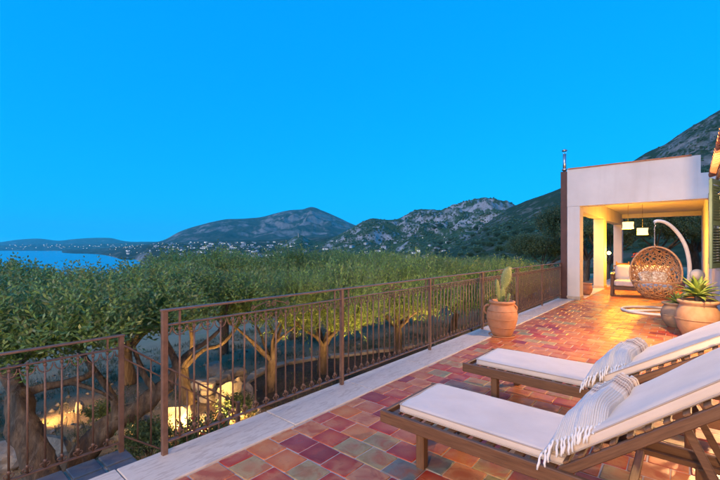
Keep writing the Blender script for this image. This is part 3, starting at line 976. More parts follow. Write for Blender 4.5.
def mk_curl():
    mb = MB()
    for s_ in (-1, 1):
        p_ = [(0, s_ * (0.008 + 0.022 * math.sin(t) * (1 if t < 2.2 else 0.8)), 0.006 + 0.030 * (t / 2.0) - 0.016 * max(0, t - 2.2)) for t in np.linspace(0, 3.4, 8)]
        mb.tube(p_, 0.0042, 5)
    return mb
def mk_scroll():
    mb = MB()
    for s_ in (-1, 1):
        p_ = []
        for k in range(13):
            t = k / 12
            p_.append((0, s_ * (0.02 + 0.17 * t), 0.016 + 0.060 * (1 - t) ** 0.6 * (1 if t < 0.9 else 0.7)))
        mb.tube(p_, 0.0048, 5)
        for (cy, cz, r0) in ((0.035, 0.045, 0.028), (0.19, 0.034, 0.022)):
            sp_ = [(0, s_ * (cy + r0 * (1 - 0.75 * k / 14) * math.cos(k * 0.62 + 1.2)), cz + r0 * (1 - 0.75 * k / 14) * math.sin(k * 0.62 + 1.2)) for k in range(15)]
            mb.tube(sp_, 0.0045, 5)
    return mb
def railing(t, x, y0, y1, zf, posts, top=1.04, with_scroll=True):
    """a straight run along Y at floor height zf, in the thing's local space (thing at world origin of the run)"""
    L = y1 - y0
    MB().box((x, (y0 + y1) / 2, zf + top - 0.008), (0.045, L + 0.05, 0.016), None, 0.003).build('handrail', M['iron'], t, world=True)
    MB().box((x, (y0 + y1) / 2, zf + top - 0.115), (0.030, L, 0.012), None, 0.002).build('upper_rail', M['iron'], t, world=True)
    MB().box((x, (y0 + y1) / 2, zf + 0.085), (0.030, L, 0.012), None, 0.002).build('lower_rail', M['iron'], t, world=True)
    for yp in posts:
        o = shared('post%.2f' % top, lambda: MB().box((0, 0, top / 2 - 0.012), (0.038, 0.038, top - 0.006), None, 0.003), 'post', M['iron'], t, (x - t.location.x, yp - t.location.y, zf - t.location.z))
    for a, b_ in zip(posts[:-1], posts[1:]):
        n = max(1, round((b_ - a) / SPC)); st = (b_ - a) / n
        for k in range(n):
            yy = a + st * k
            loc = (x - t.location.x, yy - t.location.y, zf - t.location.z)
            if k:
                shared('bal', mk_baluster, 'baluster', M['iron'], t, (loc[0], loc[1], loc[2] + 0.088))
                shared('curl', mk_curl, 'curl', M['iron'], t, (loc[0], loc[1], loc[2] + 0.092))
                if k in (1, n - 1):
                    shared('stub', lambda: MB().box((0, 0, 0), (0.013, 0.013, 0.10), None), 'stub', M['iron'], t, (loc[0], loc[1], loc[2] + top - 0.0625))
            shared('arch', mk_arch, 'arch', M['iron'], t, (loc[0], loc[1] + st / 2, loc[2] + top - 0.122))
        if with_scroll and n > 8:
            shared('scroll', mk_scroll, 'scroll', M['iron'], t, (x - t.location.x, (a + b_) / 2 - t.location.y, zf - t.location.z + top - 0.11))
XR = -2.868
posts = [1.19 + 1.852 * k for k in range(6)] + [12.26]
rail = thing('terrace_railing', 'long rusty brown wrought iron railing along the pale stone coping of the terrace', 'railing', (XR, 6.7, 0))
railing(rail, XR, 1.19, 12.26, 0.012, posts)
scr = MB()
_y0, _y1 = posts[4] + 0.025, posts[6] - 0.025
for k in range(int((_y1 - _y0) / 0.04)):
    scr.box((XR + 0.018, _y0 + k * 0.04, 0.505), (0.003, 0.003, 0.81))
for k in range(20):
    scr.box((XR + 0.0215, (_y0 + _y1) / 2, 0.115 + k * 0.04), (0.003, _y1 - _y0, 0.003))
tag(scr.build('mesh_screen', M['iron'], rail, world=True), kind='stuff')
srail = thing('stair_railing', 'lower brown wrought iron railing round the landing and down the garden steps', 'railing', (-3.80, 0.0, LZ))
SX = -3.80
lp = [1.21 - SPC * 1.04 * 14 * k for k in range(3)][::-1]
railing(srail, SX, lp[0], 1.21, LZ, lp, 1.03, False)
# sloping part
a0, a1 = Vector((SX, 1.23, LZ + 0.93)), Vector((SX, 2.36, LZ + 0.93 - 0.86))
MB().bar(a0, a1, 0.04, 0.016, ch=0.003).build('sloping_handrail', M['iron'], srail, world=True)
dz = Vector((0, 0, -0.115))
MB().bar(a0 + dz, a1 + dz, 0.028, 0.012, ch=0.002).build('sloping_upper_rail', M['iron'], srail, world=True)
dz = Vector((0, 0, -0.80))
MB().bar(a0 + dz, a1 + dz, 0.028, 0.012, ch=0.002).build('sloping_lower_rail', M['iron'], srail, world=True)
for k in range(1, 10):
    q = a0.lerp(a1, k / 10)
    MB().tube([q + Vector((0, 0, -0.80)), q + Vector((0, 0, -0.115 if k % 2 else -0.008))], 0.0075, 6).build('sloping_baluster', M['iron'], srail, world=True)
MB().box((SX, 2.36, LZ - 0.40), (0.038, 0.038, 0.98), None, 0.003).build('post', M['iron'], srail, world=True)

# ================================================================== SUN LOUNGERS
HX, HZ, BL = 1.16, 0.335, 0.97       # hinge, backrest angle and length
def make_lounger(label, BA):
    t = thing('sun_lounger', label, 'lounger', (-1.68, 2.57, 0), 0, 'sun loungers on the terrace')
    for s_ in (-1, 1):
        MB().box((1.0, s_ * 0.357, 0.285), (2.02, 0.032, 0.085), None, 0.005).build('side_rail', M['wood'], t)
        MB().box((1.0, s_ * 0.318, 0.268), (1.9, 0.042, 0.03), None, 0.003).build('ledge', M['wood'], t)
    for x in (0.012, 1.995):
        MB().box((x, 0, 0.283), (0.03, 0.676, 0.08), None, 0.005).build('end_rail', M['wood_y'], t)
    for x in (0.30, 1.74):
        for s_ in (-1, 1):
            MB().box((x, s_ * 0.305, 0.133), (0.062, 0.062, 0.266), None, 0.005).build('leg', M['wood_z'], t)
    sl0 = None
    x = 0.075
    while x < HX - 0.03:
        if sl0 is None:
            sl0 = MB().box((0, 0, 0), (0.052, 0.672, 0.018), None, 0.003).build('slat', M['wood_y'], t); o = sl0
        else:
            o = link('slat', sl0.data, t)
        o.location = (x, 0, 0.296 + 0.0)
        x += 0.086
    # backrest, hinged
    br = bpy.data.objects.new('backrest', None); COL.objects.link(br); br.parent = t
    br.location = (HX, 0, HZ - 0.02); br.rotation_euler = (0, -BA, 0)
    for s_ in (-1, 1):
        MB().box((BL / 2, s_ * 0.318, -0.012), (BL, 0.03, 0.05), None, 0.004).build('side_rail', M['wood'], br)
    for k in range(11):
        o = MB().box((0, 0, 0), (0.034, 0.655, 0.014), None, 0.003).build('slat', M['wood_y'], br) if k == 0 else link('slat', o.data, br)
        o.location = (0.055 + k * 0.089, 0, 0.0205)
    # prop under the backrest
    for s_ in (-1, 1):
        MB().bar((HX + 0.50, s_ * 0.25, HZ + 0.50 * math.tan(BA) - 0.035), (HX + 0.70, s_ * 0.25, 0.27), 0.035, 0.022, (0, 1, 0), 0.003).build('prop', M['wood'], t)
    MB().box((HX + 0.68, 0, 0.262), (0.04, 0.63, 0.03), None, 0.004).build('prop_bar', M['wood_y'], t)
    MB().box((HX + 0.30, 0, 0.262), (0.04, 0.63, 0.03), None, 0.004).build('cross_bar', M['wood_y'], t)
    # cushions
    def pipe_loop(lx, ly, z, r, cx, par, mt=None):
        p_ = []
        for (qx, qy, a0_) in ((1, 1, 0), (-1, 1, 90), (-1, -1, 180), (1, -1, 270)):
            for k in range(5):
                a = R(a0_ + 22.5 * k)
                p_.append(Vector((cx + qx * (lx / 2 - r) + r * math.cos(a), qy * (ly / 2 - r) + r * math.sin(a), z)))
        mb = MB().tube(p_, 0.0048, 6, closed=True)
        return mb.build('piping', M['piping'], par)
    zc = 0.308
    sc_ = MB().roundbox((1.10, 0.575, 0.062), 0.024, (0, 0, 0), 18, 0.012, 0.0042, seed=1).build('seat_cushion', M['cushion'], t)
    sc_.location = (0.085 + 1.10 / 2, 0.012, zc + 0.031)
    pipe_loop(1.096, 0.571, 0.022, 0.024, 0, sc_); pipe_loop(1.096, 0.571, -0.022, 0.024, 0, sc_)
    bc = MB().roundbox((0.98, 0.575, 0.066), 0.024, (0, 0, 0), 18, 0.014, 0.0042, seed=2).build('back_cushion', M['cushion'], t)
    nrm = Vector((-math.sin(BA), 0, math.cos(BA))); ax = Vector((math.cos(BA), 0, math.sin(BA)))
    bc.location = Vector((HX, 0, HZ - 0.02)) + ax * (0.055 + 0.98 / 2) + nrm * 0.062
    bc.rotation_euler = (0, -BA, 0)
    pipe_loop(0.976, 0.571, 0.023, 0.024, 0, bc); pipe_loop(0.976, 0.571, -0.023, 0.024, 0, bc)
    return t
lg1 = make_lounger('wooden sun lounger with cream cushions, the one next to the garden steps', R(38.5))
lg1.location = (-1.69, 2.575, 0)
lg2 = make_lounger('wooden sun lounger with cream cushions, the one next to the cactus jar', R(32))
lg2.location = (-1.74, 4.01, 0); lg2.rotation_euler = (0, 0, R(-0.8))

def support_at(x, BA):
    """upper surface of the cushions in lounger space"""
    seat = 0.375
    x0 = HX + 0.02
    s_ = 0.38 + (x - (x0 - 0.0)) * math.tan(BA) + 0.055 / math.cos(BA) - 0.02
    return max(seat, s_)
def make_towel(label, seed, BA):
    t = thing('beach_towel', label, 'towel', (0, 0, 0), 0, 'towels on the loungers')
    rr = random.Random(seed)
    support = lambda x: support_at(x, BA)
    NU, NV = 26, 46
    vs, uv = [], []
    def ctr(v):
        return 1.22 + 0.10 * v, -0.27 + 0.60 * v
    def halfw(v):
        return 0.150 - 0.01 * v + 0.012 * math.sin(v * 9 + seed)
    def top(u, v):
        cx, cy = ctr(v); hw = halfw(v)
        x = cx + u * hw
        # cloth spans the corner between seat and back smoothly
        b0, b1 = support(cx - hw), support(cx + hw)
        base = support(x)
        span = max(base, b0 + (b1 - b0) * (u + 1) / 2 * 0.9)
        h = (0.165 if v > 0.2 else 0.165 * (0.45 + 0.55 * math.sin(v / 0.2 * 1.5708))) * max(0.0, 1 - abs(u) ** 2.4) ** 0.55
        h *= 1.0 - 0.25 * max(0, v - 0.75) / 0.25
        fold = 0.013 * math.sin(u * 8 + 2.2 * math.sin(v * 3 + seed)) + 0.009 * math.sin(u * 17 + 1.5 * math.sin(v * 5 + seed)) * (1 - 0.5 * v) + 0.004 * math.sin(v * 21 + u * 4)
        z = base * 0.35 + span * 0.65 + h + fold * (1 - abs(u)) ** 0.5
        y = cy + 0.02 * math.sin(u * 3 + seed) * (1 - v) + 0.07 * u * (1 - v) ** 1.5
        if v < 0.10:
            z -= 0.02 * (1 - v / 0.10)
        return Vector((x, y, max(z, base + 0.006)))
    for j in range(NV + 1):
        for i_ in range(NU + 1):
            vs.append(top(-1 + 2 * i_ / NU, j / NV)); uv.append((i_ / NU, j / NV))
    nb = len(vs)
    for j in range(NV + 1):
        for i_ in range(NU + 1):
            p_ = vs[j * (NU + 1) + i_]
            vs.append(Vector((p_.x, p_.y, support(p_.x) + 0.003))); uv.append((i_ / NU, j / NV))
    fs = []
    w = NU + 1
    for j in range(NV):
        for i_ in range(NU):
            a = j * w + i_
            fs.append((a, a + 1, a + w + 1, a + w)); fs.append((nb + a, nb + a + w, nb + a + w + 1, nb + a + 1))
    for i_ in range(NU):
        fs.append((i_ + 1, i_, nb + i_, nb + i_ + 1)); a = NV * w + i_; fs.append((a, a + 1, nb + a + 1, nb + a))
    for j in range(NV):
        a = j * w; fs.append((a, a + w, nb + a + w, nb + a)); a = j * w + NU; fs.append((a + w, a, nb + a, nb + a + w))
    mb = MB(); mb.add(vs, fs, True)
    cl = mb.build('cloth', M['towel'], t)
    ul = cl.data.uv_layers.new(name='UVMap')
    for lp_ in cl.data.loops:
        ul.data[lp_.index].uv = uv[lp_.vertex_index]
    # knotted fringe along the near end and the far end
    for k in range(18):
        u = -0.96 + 1.92 * k / 17
        p0 = top(u, 0.0)
        p_ = [p0 + Vector((0, 0.012, -0.004))]
        dx = rr.uniform(-0.018, 0.012)
        for q in range(1, 7):
            f = q / 6
            y = p0.y - 0.045 * f - rr.uniform(0, 0.006)
            x = p0.x + dx * f + 0.0025 * math.sin(q * 2 + k)
            z = p0.z - 0.035 * f - 0.045 * f * f
            lim = support(x) + 0.008 if y > -0.30 else 0.30
            p_.append(Vector((x, y, max(z, lim))))
        MB().tube(p_, [0.006, 0.0075, 0.0045, 0.006, 0.007, 0.0065, 0.0045], 6, wob=0.12, seed=k).build('tassel', M['fringe'], t)
    for k in range(9):
        u = -0.7 + 1.4 * k / 8
        p0 = top(u, 1.0)
        p_ = [p0 + Vector((0, -0.006, 0)), p0 + Vector((0, 0.025, -0.010)), p0 + Vector((rr.uniform(-.01, .01), 0.045, -0.035)), p0 + Vector((rr.uniform(-.012, .012), 0.05, -0.06))]
        MB().tube(p_, [0.008, 0.009, 0.0075, 0.004], 6).build('tassel', M['fringe'], t)
    return t
tw1 = make_towel('striped fringed towel folded on the lounger next to the garden steps', 3, R(38.5))
tw1.location = lg1.location
tw2 = make_towel('striped fringed towel folded on the lounger next to the cactus jar', 8, R(32))
tw2.location = lg2.location; tw2.rotation_euler = lg2.rotation_euler

# ================================================================== POTS AND PLANTS ON THE TERRACE
jar = thing('terracotta_jar', 'big bulging terracotta jar with two small handles standing by the railing', 'jar', (-2.42, 6.50, 0))
MB().lathe([(0.0, 0.0), (0.165, 0.0), (0.18, 0.02), (0.235, 0.14), (0.272, 0.27), (0.282, 0.36), (0.265, 0.45), (0.215, 0.53), (0.195, 0.548), (0.235, 0.566), (0.245, 0.585), (0.24, 0.605), (0.215, 0.612), (0.19, 0.60), (0.185, 0.55), (0.18, 0.5), (0.0, 0.5)], 48, wob=0.012).build('body', M['terracotta'], jar)
for k, z in enumerate((0.16, 0.30, 0.44)):
    rr_ = (0.2445, 0.2795, 0.2695)[k]
    MB().tube([(rr_ * math.cos(a), rr_ * math.sin(a), z) for a in np.linspace(0, 2 * math.pi, 41)[:-1]], 0.006, 6, closed=True).build('ring', M['terracotta'], jar)
for s_ in (-1, 1):
    a = YAW + math.pi if s_ < 0 else YAW
    c_, sn = math.cos(a + 0.25 * s_), math.sin(a + 0.25 * s_)
    prof = [(0.225, 0.52), (0.275, 0.525), (0.318, 0.49), (0.325, 0.43), (0.30, 0.385), (0.272, 0.37)]
    MB().tube([(r * c_, r * sn, z) for r, z in prof], [0.02, 0.019, 0.018, 0.018, 0.019, 0.021], 8).build('handle', M['terracotta'], jar)
MB().lathe([(0.0, 0.53), (0.1, 0.535), (0.182, 0.525)], 24).build('soil', M['soil'], jar)
MB().lathe([(0.0, 0.0), (0.23, 0.0), (0.25, 0.03), (0.24, 0.03), (0.22, 0.012), (0.0, 0.012)], 32).build('saucer', M['terracotta'], jar)
for ch in [o for o in bpy.data.objects if o.parent == jar and not o.name.startswith('saucer')]:
    ch.location.z += 0.014
cac = thing('prickly_pear_cactus', 'small prickly pear cactus with flat pads planted in the terracotta jar', 'cactus', (-2.42, 6.50, 0.53))
jar.scale = (0.88, 0.88, 0.96)
cac.scale = (0.98, 0.98, 1.15)
def pad(base, tip, w, th, yawdeg):
    base, tip = Vector(base), Vector(tip)
    d = (tip - base); L = d.length; d.normalize()
    sd = Vector((math.cos(R(yawdeg)), math.sin(R(yawdeg)), 0)); sd = (sd - d * sd.dot(d)).normalized(); n_ = d.cross(sd)
    mb = MB(); vs, fs = [], []
    NS, NC = 12, 14
    for i_ in range(NS + 1):
        t_ = i_ / NS
        wd = w * (math.sin(math.pi * min(1, t_ * 0.94 + 0.06)) ** 0.6) * (0.72 + 0.28 * t_) if 0 < i_ < NS else w * (0.28 if i_ == 0 else 0.02)
        for j in range(NC):
            a = 2 * math.pi * j / NC
            vs.append(base + d * (L * t_) + sd * (wd * math.cos(a)) + n_ * (th * math.sin(a) * (0.5 + 0.5 * wd / w)))
    for i_ in range(NS):
        for j in range(NC):
            j2 = (j + 1) % NC
            fs.append((i_ * NC + j, i_ * NC + j2, (i_ + 1) * NC + j2, (i_ + 1) * NC + j))
    fs.append(tuple(range(NC))[::-1]); fs.append(tuple(NS * NC + j for j in range(NC)))
    mb.add(vs, fs, True)
    o = mb.build('pad', M['cactus'], cac)
    ar = MB()
    for i_ in range(2, NS, 2):
        for j in range(0, NC, 2):
            p_ = vs[i_ * NC + j]; dn = (p_ - (base + d * (L * i_ / NS))).normalized()
            ar.tube([p_ - dn * 0.002, p_ + dn * 0.012 + d * 0.004], [0.0035, 0.0008], 4)
    ar.build('spines', M['spine'], o)
r_ = RGT
def cl(u, v, z):
    return (u * RGT[0] + v * FWD[0], u * RGT[1] + v * FWD[1], z)
ang = math.degrees(YAW)
pad(cl(-0.01, 0, 0.0), cl(0.02, 0, 0.26), 0.075, 0.032, ang + 10)
pad(cl(0.02, 0, 0.22), cl(0.13, 0.02, 0.56), 0.10, 0.028, ang - 8)
pad(cl(-0.05, -0.01, 0.04), cl(-0.10, -0.02, 0.38), 0.055, 0.028, ang + 18)
pad(cl(0.09, 0.02, 0.40), cl(0.17, 0.03, 0.55), 0.06, 0.024, ang + 30)
pad(cl(0.06, -0.05, 0.01), cl(0.10, -0.09, 0.17), 0.045, 0.025, ang + 60)

def big_pot(label, loc, s_, mat, zs=1.0):
    t = thing('clay_pot', label, 'pot', loc, 0, 'clay pots by the villa wall')
    MB().lathe([(0.0, 0.0), (0.20 * s_, 0.0), (0.225 * s_, 0.02 * s_), (0.30 * s_, 0.15 * s_), (0.335 * s_, 0.28 * s_), (0.325 * s_, 0.40 * s_), (0.275 * s_, 0.50 * s_), (0.265 * s_, 0.53 * s_), (0.31 * s_, 0.555 * s_), (0.32 * s_, 0.585 * s_), (0.295 * s_, 0.60 * s_), (0.26 * s_, 0.585 * s_), (0.25 * s_, 0.52 * s_), (0.0, 0.52 * s_)], 48, wob=0.01).build('body', mat, t)
    MB().tube([(0.337 * s_ * math.cos(a), 0.337 * s_ * math.sin(a), 0.30 * s_) for a in np.linspace(0, 2 * math.pi, 41)[:-1]], 0.008 * s_, 6, closed=True).build('band', mat, t)
    MB().lathe([(0.0, 0.55 * s_), (0.15 * s_, 0.555 * s_), (0.252 * s_, 0.545 * s_)], 24).build('soil', M['soil'], t)
    for c_ in t.children:
        c_.scale = (1, 1, zs)
    return t
big_pot('wide pale clay pot holding the agave beside the villa wall', (0.085, 8.45, 0), 0.86, M['terracotta_warm'], 1.22)
big_pot('round pale clay pot standing behind the agave pot', (-0.18, 9.35, 0), 0.78, M['terracotta_pale'])
def rosette(t, n, L, w, seed, mat, z0=0.0, lo=8, hi=80, name='leaf'):
    rr = random.Random(seed)
    for k in range(n):
        f = k / (n - 1)
        az = k * 2.39996 + rr.uniform(-.2, .2)
        el = R(lo + (hi - lo) * f + rr.uniform(-6, 6))
        Lk = L * (0.8 + 0.35 * math.sin(math.pi * (0.25 + 0.6 * f))) * rr.uniform(0.88, 1.08)
        d = Vector((math.cos(az), math.sin(az), 0)); sd = Vector((-d.y, d.x, 0))
        NS = 8; vs, fs = [], []
        p_ = Vector((0, 0, z0 + 0.05 * f)); e_ = el
        for i_ in range(NS + 1):
            t_ = i_ / NS
            wd = w * (0.55 + 0.75 * math.sin(math.pi * min(t_ * 1.05, 1)) ** 0.8) * (1 - t_ ** 3.2) + 0.001
            dirv = d * math.cos(e_) + Vector((0, 0, 1)) * math.sin(e_)
            nn = sd.cross(dirv) * -1
            th = 0.010 * (1 - 0.8 * t_)
            vs += [p_ - sd * wd + nn * wd * 0.35, p_ + nn * 0.0 , p_ + sd * wd + nn * wd * 0.35, p_ - nn * th * 1.2]
            p_ = p_ + dirv * (Lk / NS)
            e_ -= R(5.5) * (1.0 - 0.6 * f)
        for i_ in range(NS):
            a, b_ = i_ * 4, i_ * 4 + 4
            for q in range(4):
                q2 = (q + 1) % 4
                fs.append((a + q, a + q2, b_ + q2, b_ + q))
        mb = MB(); mb.add(vs, fs, True)
        mb.build(name, mat, t)
ag = thing('agave_plant', 'spiky green agave rosette growing in the wide pale clay pot', 'plant', (0.085, 8.45, 0.57))
MB().tube([(0, 0, -0.03), (0.01, 0, 0.05), (0, 0, 0.13)], [0.05, 0.045, 0.05], 10).build('stem', M['bark'], ag)
rosette(ag, 36, 0.34, 0.044, 4, M['agave'], 0.10)
ag2 = thing('agave_plant', 'smaller agave rosette growing in the pot behind the wide one', 'plant', (-0.18, 9.35, 0.42))
rosette(ag2, 22, 0.24, 0.030, 9, M['agave'], 0.0, 5, 75)
# cream globe on a slim stem, and a red flowering pot plant behind the agaves
gl = thing('globe_lamp', 'unlit cream globe lamp on a slim stem behind the agave pots', 'lamp', (0.10, 10.4, 0))
MB().lathe([(0, 0), (0.11, 0), (0.11, 0.015), (0.02, 0.03), (0.014, 0.05), (0.014, 0.80)], 20).build('stem', M['black_metal'], gl)
MB().lathe([(0.03, 0.78)] + [(0.12 * math.sin(a), 0.93 - 0.12 * math.cos(a)) for a in np.linspace(0.2, math.pi, 14)], 24).build('globe', M['skin_white'], gl)

# ================================================================== HANGING CHAIR
EC = Vector((-0.62, 11.18, 0))
st = thing('hanging_chair_stand', 'white curved steel stand with ring base for the hanging chair', 'stand', EC)
def rt(u, v, z):      # u to the camera's right, v away from the camera
    return Vector((u * RGT[0] + v * FWD[0], u * RGT[1] + v * FWD[1], z))
ring = [rt(0.66 * math.cos(a), 0.60 * math.sin(a), 0.032) for a in np.linspace(0, 2 * math.pi, 49)[:-1]]
MB().tube(ring, 0.030, 10, closed=True).build('base_ring', M['white_metal'], st)
MB().tube([rt(-0.64, 0, 0.032), rt(0.64, 0.10, 0.032)], 0.026, 10).build('cross_tube', M['white_metal'], st)
pole = [rt(0.50, 0.10, 0.04), rt(0.62, 0.10, 0.14), rt(0.76, 0.08, 0.45), rt(0.83, 0.06, 0.80), rt(0.82, 0.05, 1.15), rt(0.72, 0.03, 1.52), rt(0.52, 0.02, 1.84), rt(0.26, 0.0, 2.05), rt(0.05, 0.0, 2.10), rt(-0.02, 0.0, 2.07)]
def smooth_path(p, n=5):
    out = []
    for i_ in range(len(p) - 1):
        p0, p1, p2, p3 = p[max(i_ - 1, 0)], p[i_], p[i_ + 1], p[min(i_ + 2, len(p) - 1)]
        for k in range(n):
            t_ = k / n
            out.append(0.5 * ((2 * p1) + (p2 - p0) * t_ + (2 * p0 - 5 * p1 + 4 * p2 - p3) * t_ * t_ + (3 * p1 - p0 - 3 * p2 + p3) * t_ ** 3))
    out.append(p[-1])
    return out
MB().tube(smooth_path(pole), [0.045 - 0.008 * k / 45 for k in range(46)], 12).build('pole', M['white_metal'], st)
MB().tube([rt(-0.02, 0, 2.08), rt(-0.02, 0, 2.02), rt(0.01, 0, 1.99), rt(-0.02, 0, 1.965)], 0.009, 6).build('hook', M['steel'], st)
ch_ = thing('hanging_egg_chair', 'round woven rattan egg chair hanging on a chain from the white stand', 'chair', EC + rt(0.0, 0, 0.28))
CZ = 0.62     # centre of the shell above the thing's base
chn = MB()
z = 1.66; k = 0
while z > 1.21:
    a_ = [rt(0.0 - 0.02 + (0.010 * math.cos(a) if k % 2 else 0), 0.010 * math.cos(a) if not k % 2 else 0, z + 0.022 * math.sin(a)) for a in np.linspace(0, 2 * math.pi, 11)[:-1]]
    chn.tube(a_, 0.0035, 5, closed=True); z -= 0.034; k += 1
chn.build('chain', M['steel'], ch_)
OPEN = rt(-0.68, -0.72, 0.10).normalized()       # the chair opens toward the camera, a little left
def shell(dirv, grow=1.0):
    return Vector((0, 0, CZ)) + Vector((dirv.x * 0.475, dirv.y * 0.475, dirv.z * 0.60)) * grow
wv = MB(); rr = random.Random(2)
def in_open(d):
    # mouth of the shell: a cap about OPEN, kept above the seat bowl
    return d.dot(OPEN) > 0.10 and d.z > -0.30
n_r = 0
for k in range(330):
    zf = 1 - 2 * (k + 0.5) / 330
    az = k * 2.39996
    d = Vector((math.sqrt(1 - zf * zf) * math.cos(az), math.sqrt(1 - zf * zf) * math.sin(az), zf))
    if in_open(d):
        continue
    t1 = d.orthogonal().normalized(); t2 = d.cross(t1)
    rad = rr.uniform(0.10, 0.19)
    ecc = rr.uniform(0.75, 1.0); ph = rr.uniform(0, 3.14)
    lp_ = []
    ok = True
    for a in np.linspace(0, 2 * math.pi, 13)[:-1]:
        u_, v_ = rad * math.cos(a), rad * ecc * math.sin(a)
        dd = (d + t1 * (u_ * math.cos(ph) - v_ * math.sin(ph)) + t2 * (u_ * math.sin(ph) + v_ * math.cos(ph))).normalized()
        if in_open(dd):
            ok = False
        lp_.append(shell(dd, 1.0 + rr.uniform(-0.008, 0.012)))
    if ok:
        wv.tube(lp_, 0.0115, 5, closed=True)
basket = wv.build('basket', M['rattan'], ch_)
# rim round the mouth
rim = []
t1 = OPEN.cross(Vector((0, 0, 1))).normalized(); t2 = OPEN.cross(t1) * -1
for a in np.linspace(0, 2 * math.pi, 49)[:-1]:
    c0 = 0.08; s0 = math.sqrt(1 - c0 * c0)
    dd = (OPEN * c0 + (t1 * math.cos(a) + t2 * math.sin(a)) * s0).normalized()
    if dd.z < -0.32:
        dd = Vector((dd.x, dd.y, 0)).normalized() * math.sqrt(1 - 0.1024) + Vector((0, 0, -0.32))
    rim.append(shell(dd, 1.01))
MB().tube(rim, 0.022, 8, closed=True).build('rim', M['rattan'], ch_)
MB().tube([shell(Vector((0, 0, 1))), Vector((-0.02 * RGT[0], -0.02 * RGT[1], CZ + 0.66))], 0.016, 8).build('top_knot', M['rattan'], ch_)
cu = MB()
cu.roundbox((0.50, 0.50, 0.15), 0.07, (0, 0, 0), 10, 0.03, 0.006, seed=5)
cu_o = cu.build('seat_cushion', M['cushion'])
cu_o.location = EC + rt(-0.02, -0.0, 0.28 + 0.30); cu_o.rotation_euler = (0, 0, YAW)
tag(cu_o, 'thick cream seat cushion lying inside the hanging egg chair', 'cushion')
M['patch'] = pm('patterned_fabric', [(0.42, (0.62, 0.55, 0.45)), (0.5, (0.34, 0.16, 0.07)), (0.58, (0.66, 0.60, 0.5))], 16, 0.9)
for k, (u, v, z, a) in enumerate(((-0.13, 0.02, 0.78, 0.25), (0.16, 0.0, 0.78, -0.3))):
    pl = MB().roundbox((0.30, 0.12, 0.30), 0.055, (0, 0, 0), 8, 0.0, 0.004, seed=k).build('throw_pillow', M['patch'])
    pl.location = EC + rt(u, v + 0.10, z); pl.rotation_euler = (R(-16), R(8 if k else -6), YAW + a)
    tag(pl, ('brown patterned throw pillow in the egg chair on the side next to the pole', 'brown patterned throw pillow in the egg chair on the side next to the sofa')[1 - k], 'pillow', 'pillows in the egg chair')

# ================================================================== FURNITURE IN THE PORTICO
def sofa(label, loc, rz, w):
    t = thing('sofa', label, 'sofa', loc, rz)
    h = w / 2
    for sx in (-1, 1):
        for y in (0.04, 0.76):
            MB().box((sx * (h - 0.04), y, 0.32), (0.07, 0.07, 0.64), None, 0.006).build('leg', M['wood_z'], t)
        MB().box((sx * (h - 0.04), 0.40, 0.655), (0.10, 0.86, 0.035), None, 0.008).build('armrest', M['wood_y'], t)
    for y in (0.04, 0.76):
        MB().box((0, y, 0.24), (w - 0.15, 0.035, 0.10), None, 0.005).build('apron', M['wood'], t)
    for k in range(8):
        o = MB().box((0, 0, 0), (w - 0.15, 0.06, 0.018), None, 0.003).build('slat', M['wood'], t) if k == 0 else link('slat', o.data, t)
        o.location = (0, 0.10 + k * 0.085, 0.291)
    for z in (0.45, 0.60, 0.75):
        MB().box((0, 0.80, z), (w - 0.02, 0.03, 0.07), None, 0.005).build('back_rail', M['wood'], t)
    n = 2
    cw = (w - 0.17) / n
    for k in range(n):
        x = -h + 0.085 + cw * (k + 0.5)
        o = MB().roundbox((cw - 0.01, 0.72, 0.17), 0.05, (0, 0, 0), 8, 0.015, 0.004, seed=k).build('seat_cushion', M['cushion'], t); o.location = (x, 0.37, 0.388)
        o = MB().roundbox((cw - 0.01, 0.20, 0.46), 0.07, (0, 0, 0), 8, 0.01, 0.005, seed=k + 4).build('back_cushion', M['cushion'], t); o.location = (x, 0.66, 0.69); o.rotation_euler = (R(-12), 0, 0)
    return t
sofa('wooden sofa with white cushions standing in the portico', (-1.10, 14.0, 0.006), R(4), 1.55)
# dining table with chairs in the portico
tb_ = thing('dining_table', 'wooden dining table at the back of the portico under the pendant lamps', 'table', (-1.45, 18.6, 0.006))
for k in range(5):
    o = MB().box((0, 0, 0), (1.8, 0.178, 0.035), None, 0.005).build('plank', M['wood'], tb_) if k == 0 else link('plank', o.data, tb_)
    o.location = (0, -0.36 + k * 0.18, 0.735)
for sx in (-0.8, 0.8):
    for sy in (-0.38, 0.38):
        MB().box((sx, sy, 0.355), (0.08, 0.08, 0.71), None, 0.006).build('leg', M['wood_z'], tb_)
MB().box((0, -0.38, 0.66), (1.52, 0.025, 0.09), None, 0.004).build('apron', M['wood'], tb_)
MB().box((0, 0.38, 0.66), (1.52, 0.025, 0.09), None, 0.004).build('apron', M['wood'], tb_)
def dchair(label, loc, rz):
    t = thing('dining_chair', label, 'chair', loc, rz, 'dining chairs in the portico')
    for sx in (-0.2, 0.2):
        MB().bar((sx, -0.2, 0), (sx, -0.2, 0.45), 0.04, 0.04, (0, 1, 0), 0.004).build('leg', M['wood_z'], t)
        MB().bar((sx, 0.2, 0), (sx, 0.27, 0.95), 0.04, 0.035, (0, 1, 0), 0.004).build('leg', M['wood_z'], t)
    MB().box((0, 0, 0.46), (0.46, 0.46, 0.035), None, 0.01).build('seat', M['wood'], t)
    for z in (0.62, 0.74, 0.86):
        MB().box((0, 0.22 + (z - 0.45) * 0.12, z), (0.40, 0.02, 0.06), None, 0.004).build('back_slat', M['wood'], t)
    return t
dchair('wooden dining chair at the table end beside the portico pillar', (-2.05, 17.6, 0.006), R(205))
dchair('wooden dining chair at the long side of the table, behind the sofa', (-1.15, 17.85, 0.006), R(176))
